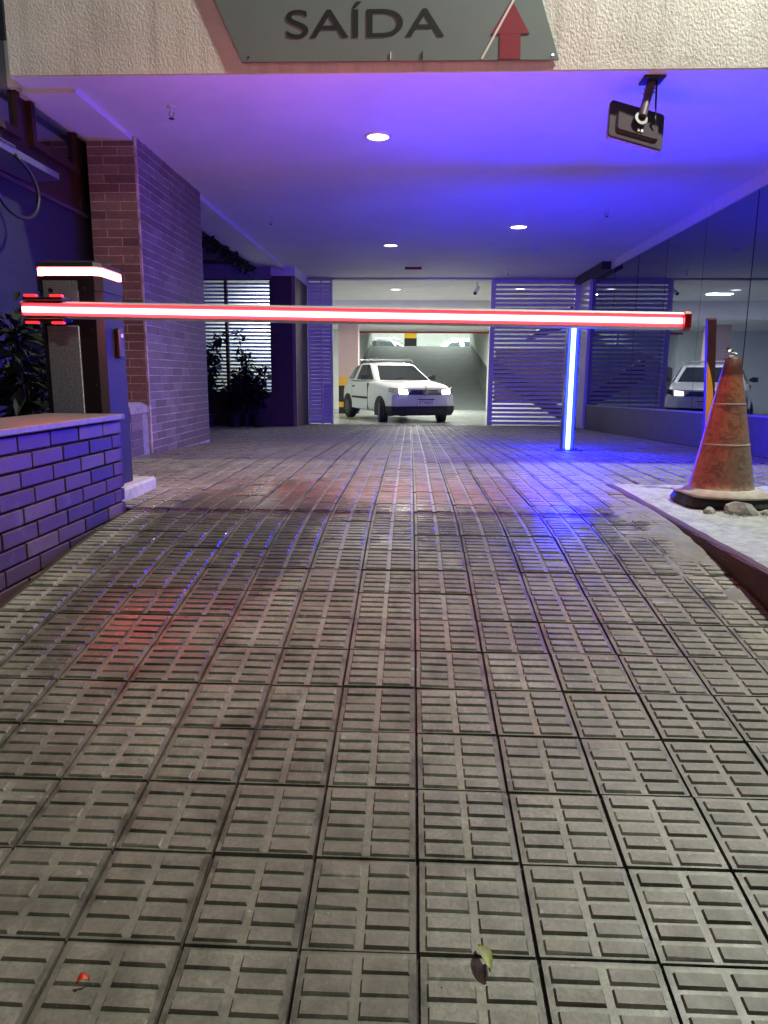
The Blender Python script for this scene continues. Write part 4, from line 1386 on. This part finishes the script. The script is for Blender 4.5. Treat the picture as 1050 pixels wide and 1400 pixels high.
# ------------------------------------------------------------------ car
def build_car(label, paint, group, lit=True, plate=True):
    t = thing('hatchback_car', label, 'car', (0, 0, 0), group)
    # local: +X forward, +Z up; length 3.9, width 1.65
    def ring(x, hw, zlo, zmid, zbelt, hb, ztop, ht):
        return [(x, -hw*0.93, zlo), (x, -hw, zlo+0.10), (x, -hw, zmid), (x, -hb, zbelt), (x, -ht, ztop),
                (x, ht, ztop), (x, hb, zbelt), (x, hw, zmid), (x, hw, zlo+0.10), (x, hw*0.93, zlo)]
    st_ = [(1.93, 0.56, 0.38, 0.58, 0.72, 0.54, 0.74, 0.44),
           (1.88, 0.71, 0.28, 0.60, 0.78, 0.68, 0.815, 0.57),
           (1.72, 0.79, 0.24, 0.64, 0.82, 0.75, 0.865, 0.62),
           (1.30, 0.82, 0.22, 0.70, 0.88, 0.785, 0.925, 0.64),
           (0.80, 0.825, 0.20, 0.72, 0.93, 0.795, 0.965, 0.66),
           (0.62, 0.825, 0.20, 0.72, 0.95, 0.80, 0.97, 0.66),
           (0.0, 0.825, 0.20, 0.72, 0.955, 0.80, 0.97, 0.66),
           (-1.0, 0.82, 0.20, 0.72, 0.96, 0.79, 0.98, 0.64),
           (-1.60, 0.80, 0.24, 0.72, 0.96, 0.765, 0.98, 0.62),
           (-1.86, 0.76, 0.30, 0.68, 0.90, 0.70, 0.93, 0.56),
           (-1.93, 0.66, 0.36, 0.62, 0.82, 0.60, 0.86, 0.48)]
    mb = MB(); mb.loft([ring(*s) for s in st_])
    bo = part('body', mb, paint, t, smooth=True, local=True)
    md = bo.modifiers.new('round', 'SUBSURF'); md.levels = 2; md.render_levels = 2
    # greenhouse: lower edge at the belt, roof narrower
    bel = [(0.72, 0.70), (0.10, 0.785), (-0.9, 0.775), (-1.84, 0.64)]
    roof = [(0.02, 0.53), (-0.25, 0.565), (-0.9, 0.56), (-1.56, 0.50)]
    zb_ = [0.955, 0.955, 0.96, 0.96]; zr_ = [1.335, 1.375, 1.375, 1.31]
    mb = MB()
    rings = []
    for (xb, wb), (xr, wr), zb1, zr1 in zip(bel, roof, zb_, zr_):
        rings.append([(xb, -wb, zb1), (xr, -wr, zr1), (xr-0.03, 0, zr1+0.035), (xr, wr, zr1), (xb, wb, zb1)])
    ids = [[mb.vert(p) for p in r_] for r_ in rings]
    for a, b in zip(ids, ids[1:]):
        for i in range(4): mb.face([a[i], a[i+1], b[i+1], b[i]])
    mb.face(ids[0][::-1]); mb.face(ids[-1])
    co = part('cabin', mb, paint, t, smooth=False, local=True)
    md = co.modifiers.new('round', 'BEVEL'); md.width = 0.05; md.segments = 3; md.limit_method = 'ANGLE'; md.angle_limit = R(20)
    def pane(nm, pts, off):
        mb = MB()
        vs = [Vector(p) for p in pts]
        n = (vs[1]-vs[0]).cross(vs[2]-vs[0]).normalized()
        c = sum(vs, Vector())/len(vs)
        if n.dot(c-Vector((-0.4, 0, 0.9))) < 0: n = -n
        mb.loft([[v+n*off for v in vs], [v-n*0.01 for v in vs]])
        return part(nm, mb, M['car_glass'], t, local=True)
    def lerp(a, b, k): return Vector(a).lerp(Vector(b), k)
    # windscreen
    A, B, Cc, D = (0.72, -0.70, 0.955), (0.72, 0.70, 0.955), (0.02, 0.53, 1.335), (0.02, -0.53, 1.335)
    def bil(u, v, q): 
        return lerp(lerp(q[0], q[1], u), lerp(q[3], q[2], u), v)
    q = (A, B, Cc, D)
    pane('windscreen', [bil(u, v, q) for u, v in ((0.05, 0.04), (0.95, 0.04), (0.94, 0.93), (0.06, 0.93))], 0.012)
    for s in (-1, 1):
        q1 = ((0.72, s*0.70, 0.955), (0.10, s*0.785, 0.955), (-0.25, s*0.565, 1.375), (0.02, s*0.53, 1.335))
        q2 = ((0.10, s*0.785, 0.955), (-0.9, s*0.775, 0.96), (-0.9, s*0.56, 1.375), (-0.25, s*0.565, 1.375))
        q3 = ((-0.9, s*0.775, 0.96), (-1.84, s*0.64, 0.96), (-1.56, s*0.50, 1.31), (-0.9, s*0.56, 1.375))
        pane('quarter_glass', [bil(u, v, q1) for u, v in ((0.30, 0.06), (0.99, 0.06), (0.99, 0.90), (0.75, 0.88))], 0.008)
        pane('side_window', [bil(u, v, q2) for u, v in ((0.02, 0.06), (0.72, 0.06), (0.72, 0.90), (0.02, 0.90))], 0.010)
        pane('rear_side_window', [bil(u, v, q3) for u, v in ((0.0, 0.08), (0.72, 0.10), (0.62, 0.86), (0.0, 0.90))], 0.012)
        # door with handle and rubbing strip
        mb = MB(); mb.box(-0.86, 0.34, s*0.826-0.004*s, s*0.829, 0.28, 0.90) if s > 0 else mb.box(-0.86, 0.34, -0.829, -0.822, 0.28, 0.90)
        d = part('door', mb, paint, t, local=True)
        for (xa, xb, za, zb2) in ((0.342, 0.352, 0.28, 0.90), (-0.872, -0.862, 0.28, 0.90)):
            mb = MB(); mb.box(xa, xb, min(s*0.80, s*0.8295), max(s*0.80, s*0.8295), za, zb2)
            part('door_seam', mb, M['rubber'], d, local=True)
        mb = MB(); mb.box(-0.84, 0.33, min(s*0.829, s*0.842), max(s*0.829, s*0.842), 0.53, 0.575)
        part('rubbing_strip', mb, M['rubber'], d, local=True)
        mb = MB(); mb.box(-0.78, -0.64, min(s*0.828, s*0.85), max(s*0.828, s*0.85), 0.80, 0.83)
        part('handle', mb, M['rubber'], d, local=True)
        mb = MB()
        cx_, cz_ = 0.36, 1.02
        mb.loft([[(cx_+dx, s*0.78, cz_+dz) for dx, dz in ((-.03, -.02), (.03, -.02), (.03, .03), (-.03, .03))],
                 [(cx_-0.02+dx, s*0.86, cz_+dz) for dx, dz in ((-.05, -.05), (.06, -.05), (.05, .07), (-.05, .07))],
                 [(cx_-0.04+dx, s*0.97, cz_+dz) for dx, dz in ((-.04, -.045), (.05, -.045), (.03, .06), (-.04, .06))]])
        part('mirror', mb, M['rubber'], t, local=True)
        # headlight
        mb = MB()
        mb.loft([[(1.905, s*0.40, 0.660), (1.885, s*0.62, 0.660), (1.70, s*0.775, 0.715), (1.70, s*0.765, 0.815), (1.85, s*0.64, 0.800), (1.885, s*0.42, 0.775)],
                 [(1.955, s*0.40, 0.665), (1.925, s*0.64, 0.665), (1.70, s*0.802, 0.720), (1.70, s*0.79, 0.815), (1.87, s*0.665, 0.805), (1.915, s*0.42, 0.780)]])
        hl = part('headlight', mb, M['chrome'], t, local=True)
        mb = MB()
        mb.loft([[(1.93, s*0.42, 0.675), (1.915, s*0.62, 0.675), (1.885, s*0.63, 0.790), (1.90, s*0.43, 0.770)],
                 [(1.968, s*0.42, 0.675), (1.94, s*0.62, 0.675), (1.905, s*0.63, 0.790), (1.93, s*0.43, 0.770)]])
        part('lit_lens', mb, M['headlight'] if lit else M['car_glass'], hl, local=True)
        # wheel arches and wheels
        for wx in (1.20, -1.24):
            mb = MB()
            mb.loft([[(wx+0.335*math.cos(a), s*yy_, 0.285+0.335*math.sin(a)) for a in [R(-20+220*i/14) for i in range(15)]] for yy_ in (0.60, 0.836)], close=True)
            part('wheel_arch', mb, M['rubber'], t, local=True)
            mb = MB()
            pts = []
            for yy_, rad in ((0.64, 0.24), (0.66, 0.275), (0.70, 0.285), (0.80, 0.285), (0.835, 0.275), (0.848, 0.22), (0.84, 0.19)):
                pts.append([(rad*math.cos(2*math.pi*i/24), s*(yy_-0.75), rad*math.sin(2*math.pi*i/24)) for i in range(24)])
            mb.loft(pts)
            wo = part('wheel', mb, M['rubber'], t, local=True, smooth=False)
            wo.location = (wx, s*0.75, 0.285)
            if wx > 0: wo.rotation_euler = (0, 0, R(-14))
            mb = MB()
            mb.loft([[(rad*math.cos(2*math.pi*i/16), s*yy_, rad*math.sin(2*math.pi*i/16)) for i in range(16)] for rad, yy_ in ((0.185, 0.086), (0.17, 0.096), (0.05, 0.100))])
            part('rim', mb, worn('dark_rim', (0.05, 0.05, 0.055), 0.45, 0.2, 20, 0), wo, local=True)
    # lower black bumper
    mb = MB()
    mb.loft([[(1.30, -0.80, 0.20), (1.80, -0.74, 0.20), (1.94, -0.52, 0.20), (1.97, 0, 0.20), (1.94, 0.52, 0.20), (1.80, 0.74, 0.20), (1.30, 0.80, 0.20)],
             [(1.62, -0.835, 0.30), (1.84, -0.775, 0.30), (1.965, -0.55, 0.30), (1.995, 0, 0.30), (1.965, 0.55, 0.30), (1.84, 0.775, 0.30), (1.62, 0.835, 0.30)],
             [(1.62, -0.83, 0.40), (1.84, -0.77, 0.40), (1.96, -0.55, 0.40), (1.99, 0, 0.40), (1.96, 0.55, 0.40), (1.84, 0.77, 0.40), (1.62, 0.83, 0.40)]])
    part('lower_bumper', mb, M['rubber'], t, local=True)
    mb = MB()
    mb.loft([[(1.62, -0.828, 0.412), (1.83, -0.768, 0.412), (1.955, -0.55, 0.412), (1.985, 0, 0.412), (1.955, 0.55, 0.412), (1.83, 0.768, 0.412), (1.62, 0.828, 0.412)],
             [(1.62, -0.822, 0.645), (1.82, -0.755, 0.645), (1.935, -0.54, 0.645), (1.965, 0, 0.645), (1.935, 0.54, 0.645), (1.82, 0.755, 0.645), (1.62, 0.822, 0.645)]])
    part('bumper', mb, paint, t, local=True)
    mb = MB()
    mb.loft([[(1.93, -0.39, 0.66), (1.96, 0, 0.66), (1.93, 0.39, 0.66), (1.90, 0.39, 0.66), (1.90, -0.39, 0.66)],
             [(1.90, -0.40, 0.765), (1.935, 0, 0.765), (1.90, 0.40, 0.765), (1.87, 0.40, 0.765), (1.87, -0.40, 0.765)]])
    gr = part('grille', mb, M['rubber'], t, local=True)
    for zz in (0.69, 0.73):
        mb = MB()
        mb.loft([[(1.935-(zz-.66)*.3, -0.38, zz), (1.968-(zz-.66)*.3, 0, zz), (1.935-(zz-.66)*.3, 0.38, zz)], [(1.935-(zz-.66)*.3, -0.38, zz+0.014), (1.968-(zz-.66)*.3, 0, zz+0.014), (1.935-(zz-.66)*.3, 0.38, zz+0.014)]], close=False, caps=False)
        part('grille_bar', mb, M['chrome'], gr, local=True, fix=False)
    mb = MB()
    mb.tube([(1.90, -0.62, 0.795), (1.935, -0.40, 0.785), (1.955, 0, 0.79), (1.935, 0.40, 0.785), (1.90, 0.62, 0.795)], 0.007, 5)
    part('bonnet_seam', mb, M['rubber'], t, local=True)
    mb = MB()
    mb.loft([[(1.975, -0.45, 0.27), (2.001, 0, 0.27), (1.975, 0.45, 0.27), (1.95, 0.45, 0.27), (1.95, -0.45, 0.27)], [(1.975, -0.45, 0.335), (2.0, 0, 0.335), (1.975, 0.45, 0.335), (1.95, 0.45, 0.335), (1.95, -0.45, 0.335)]])
    part('lower_intake', mb, M['black'], t, local=True)
    # round badge with the two stacked angular letters
    mb = MB()
    n = 20
    for i in range(n):
        a, b = 2*math.pi*i/n, 2*math.pi*(i+1)/n
        for r0_, r1_ in ((0.050, 0.062),):
            mb.quad((1.970, r0_*math.cos(a), 0.715+r0_*math.sin(a)), (1.970, r1_*math.cos(a), 0.715+r1_*math.sin(a)), (1.970, r1_*math.cos(b), 0.715+r1_*math.sin(b)), (1.970, r0_*math.cos(b), 0.715+r0_*math.sin(b)))
    def stroke(p, q):
        d = Vector((q[0]-p[0], q[1]-p[1])).normalized()*0.006; nx_, nz_ = -d.y, d.x
        mb.quad((1.970, p[0]-nx_, p[1]-nz_), (1.970, p[0]+nx_, p[1]+nz_), (1.970, q[0]+nx_, q[1]+nz_), (1.970, q[0]-nx_, q[1]-nz_))
    stroke((-0.022, 0.880), (0, 0.720)); stroke((0, 0.720), (0.022, 0.880))
    stroke((-0.042, 0.740), (-0.018, 0.673)); stroke((-0.018, 0.673), (0, 0.712)); stroke((0, 0.712), (0.018, 0.673)); stroke((0.018, 0.673), (0.042, 0.740))
    part('badge', mb, M['chrome'], t, local=True, fix=False)
    if plate:
        mb = MB(); mb.box(1.975, 2.004, -0.21, 0.21, 0.43, 0.57)
        pl2 = part('number_plate', mb, worn('plate_white', (0.75, 0.70, 0.74), 0.5, 0.05, 20, 0), t, local=True)
        mb = MB(); mb.box(2.0042, 2.006, -0.205, 0.205, 0.54, 0.565)
        part('plate_band', mb, worn('plate_band', (0.02, 0.03, 0.16), 0.5, 0.05, 20, 0), pl2, local=True)
        tm = text_mesh('plate_number', 'BTI4605', worn('plate_ink', (0.10, 0.03, 0.12), 0.5, 0.05, 20, 0), 0.34, 0.075, 0.001)
        put('plate_number', tm, pl2, (2.006, -0.17, 0.45), (0, 0, math.pi/2))
    # roof bars
    mb = MB()
    for x in (-0.25, -0.95):
        mb.tube([(x, -0.60, 1.40), (x, -0.57, 1.465), (x, 0.57, 1.465), (x, 0.60, 1.40)], 0.016, 8)
    for s in (-1, 1):
        mb.tube([(-0.02, s*0.44, 1.478), (-1.25, s*0.44, 1.478)], 0.014, 6)
    part('roof_rack', mb, M['grey_metal'], t, local=True)
    # seats hint and steering wheel inside are hidden by the dark glass; wipers
    mb = MB(); mb.tube([(0.735, 0.10, 0.975), (0.60, 0.52, 1.03)], 0.008, 5); mb.tube([(0.735, -0.45, 0.975), (0.62, 0.0, 1.03)], 0.008, 5)
    part('wiper', mb, M['rubber'], t, local=True)
    return t
car = build_car('white hatchback with lit headlights and a roof rack leaving the garage', M['car_white'], None)
CAR_POS = (-0.46, 16.75)
ang = math.atan2(-1.0, 0.42)
car.location = (CAR_POS[0], CAR_POS[1], 0)
tilt = math.atan(0.02)
car.rotation_euler = (0, 0.0, ang)
car.scale = (0.93, 0.93, 0.94)
car.location.z = zf(CAR_POS[1])+0.0
lamp('headlight_beam', 'SPOT', (0.02, 14.75, 0.32), 7, (1.0, 0.97, 0.9), 0.05, (0.6, 10.0, -0.5), 70, 0.8)

dark = build_car('black car parked on the upper garage level left of the banded column', M['car_black'], 'cars parked on the upper level', False, False)
dark.location = (-0.75, 33.8, 0.9); dark.rotation_euler = (0, 0, R(-8))
grey = copy_tree(dark)
grey['label'] = 'dark grey car parked on the upper garage level towards the right of the opening'
grey.location = (2.9, 34.2, 0.9); grey.rotation_euler = (0, 0, R(6))
for ch in grey.children:
    if ch.data and ch.data.materials and ch.data.materials[0] == M['car_black']:
        ch.data = ch.data.copy(); ch.data.materials[0] = M['car_silver']

# ------------------------------------------------------------------ plants
def plant(label, x, y, z, h, spread, n, leaf, seed, stems=5, group=None, mat='leaf_dark', pot=True):
    r_ = random.Random(seed)
    t = thing('potted_plant' if pot else 'shrub', label, 'plant', (x, y, z), group)
    z0 = 0
    if pot:
        mb = MB(); mb.lathe([(0.09, 0), (0.13, 0.22), (0.14, 0.22), (0.12, 0.21)], n=16)
        part('pot', mb, M['blackpaint'], t, local=True); z0 = 0.2
    mb = MB(); lf = MB()
    tips = []
    for s in range(stems):
        a = r_.uniform(0, 6.28); rad = r_.uniform(0.2, 1)*spread
        hh = h*r_.uniform(0.65, 1)
        pts = [Vector((0.03*math.cos(a), 0.03*math.sin(a), z0))]
        for k in range(1, 5):
            f_ = k/4
            pts.append(Vector((rad*f_**1.5*math.cos(a)+r_.uniform(-.02, .02), rad*f_**1.5*math.sin(a)+r_.uniform(-.02, .02), z0+(hh-z0)*f_)))
        mb.tube(pts, [0.010, 0.009, 0.007, 0.005, 0.003], 5)
        tips.append(pts)
    for k in range(n):
        pts = r_.choice(tips); f_ = r_.uniform(0.25, 1)*3.99
        i = int(f_); p = pts[i].lerp(pts[i+1], f_-i)
        d = Vector((r_.gauss(0, 1), r_.gauss(0, 1), r_.gauss(0.1, 0.7))).normalized()
        L = leaf*r_.uniform(0.6, 1.2)
        side = d.cross(Vector((r_.gauss(0, .3), r_.gauss(0, .3), 1))).normalized()*L*0.22
        p = p+d*r_.uniform(0, 0.06)
        m1 = p+d*L*0.5+Vector((0, 0, L*0.06)); e = p+d*L-Vector((0, 0, L*0.18))
        v = [lf.vert(q) for q in (p, m1+side, e, m1-side)]
        lf.face(v)
    part('stem', mb, M['stem'], t, local=True)
    part('foliage', lf, M[mat], t, local=True, fix=False)
    return t
plant('tall sparse potted plant at the left of the backlit louvres', -3.45, 11.9, zf(11.9), 1.75, 0.35, 520, 0.17, 1, 7, 'potted plants before the louvred window')
plant('bushy low potted plant before the middle of the louvres', -3.05, 12.1, zf(12.1), 0.95, 0.36, 560, 0.16, 2, 8, 'potted plants before the louvred window')
plant('potted plant with a dense crown at the right end of the louvres', -2.66, 12.15, zf(12.15), 1.05, 0.26, 420, 0.14, 3, 6, 'potted plants before the louvred window')
plant('thin tall potted plant between the mid louvres and the right end', -2.88, 12.25, zf(12.2), 1.70, 0.26, 260, 0.13, 4, 4, 'potted plants before the louvred window')
plant('dark shrub filling the planter behind the brick coping', -2.25, 2.75, 0.42, 0.75, 0.45, 420, 0.15, 5, 12, None, pot=False)
plant('dark shrub in shade between planter and side house', -2.35, 4.3, 0.0, 1.15, 0.35, 420, 0.16, 6, 10, None, pot=False)
# trailing creeper along the ceiling edge over the bay
r_ = random.Random(9)
lf = MB()
for k in range(900):
    y = r_.uniform(8.0, 12.5)
    p = Vector((-2.78+r_.gauss(0, 0.05), y, 2.47-abs(r_.gauss(0, 0.07))))
    d = Vector((r_.gauss(0, 1), r_.gauss(0, 1), r_.gauss(-0.5, 0.6))).normalized(); L = r_.uniform(0.05, 0.10)
    sd = d.cross(Vector((0.2, 0.1, 1))).normalized()*L*0.3
    lf.face([lf.vert(q) for q in (p, p+d*L*0.5+sd, p+d*L, p+d*L*0.5-sd)])
solid('creeper', lf, M['leaf_dark'], 'dark creeper trailing from the ceiling edge behind the pillar', 'creeper', fix=False)

# ------------------------------------------------------------------ small litter on the tiles
def leaf_obj(name, label, cat, mat, x, y, L, wdt, rz, lift=0.008):
    mb = MB()
    n = 7
    for i in range(n+1):
        t_ = i/n; ww = wdt*math.sin(math.pi*min(0.98, max(0.02, t_)))**0.8
        zz = 0.010*math.sin(t_*3.1)
        for s in (-1, 0, 1):
            mb.vert(((t_-0.5)*L, s*ww, zz+(0.006 if s else 0)))
    for i in range(n):
        for s in range(2):
            a = i*3+s; mb.face([a, a+1, a+4, a+3])
    me = mb.mesh(name, mat, True)
    o = put(name, me, None, (x, y, zf(y)+lift), (math.atan(S1), 0, rz))
    o['label'] = label; o['category'] = cat
    return o
leaf_obj('fallen_leaf', 'small yellow-green fallen leaf on the paving in the foreground', 'leaf', M['dry_leaf'], 0.128, 1.018, 0.055, 0.011, R(108))
leaf_obj('fallen_petal', 'small bright red petal on the paving at lower left', 'petal', M['petal'], -0.515, 0.952, 0.020, 0.007, R(25), 0.007)
mb = MB()
r_ = random.Random(21)
for k in range(140):
    x, y = r_.uniform(-1.3, 1.15), r_.uniform(0.9, 4.2)
    s = r_.uniform(0.0015, 0.004)
    zc = zf(y)+0.004
    p = [mb.vert((x+r_.uniform(-s, s), y+r_.uniform(-s, s), zc+r_.uniform(0, s))) for _ in range(4)]
    for q in ((0, 1, 2), (0, 2, 3), (0, 1, 3), (1, 2, 3)): mb.face([p[i] for i in q])
solid('grit', mb, M['rubble'], kind='stuff', fix=False)
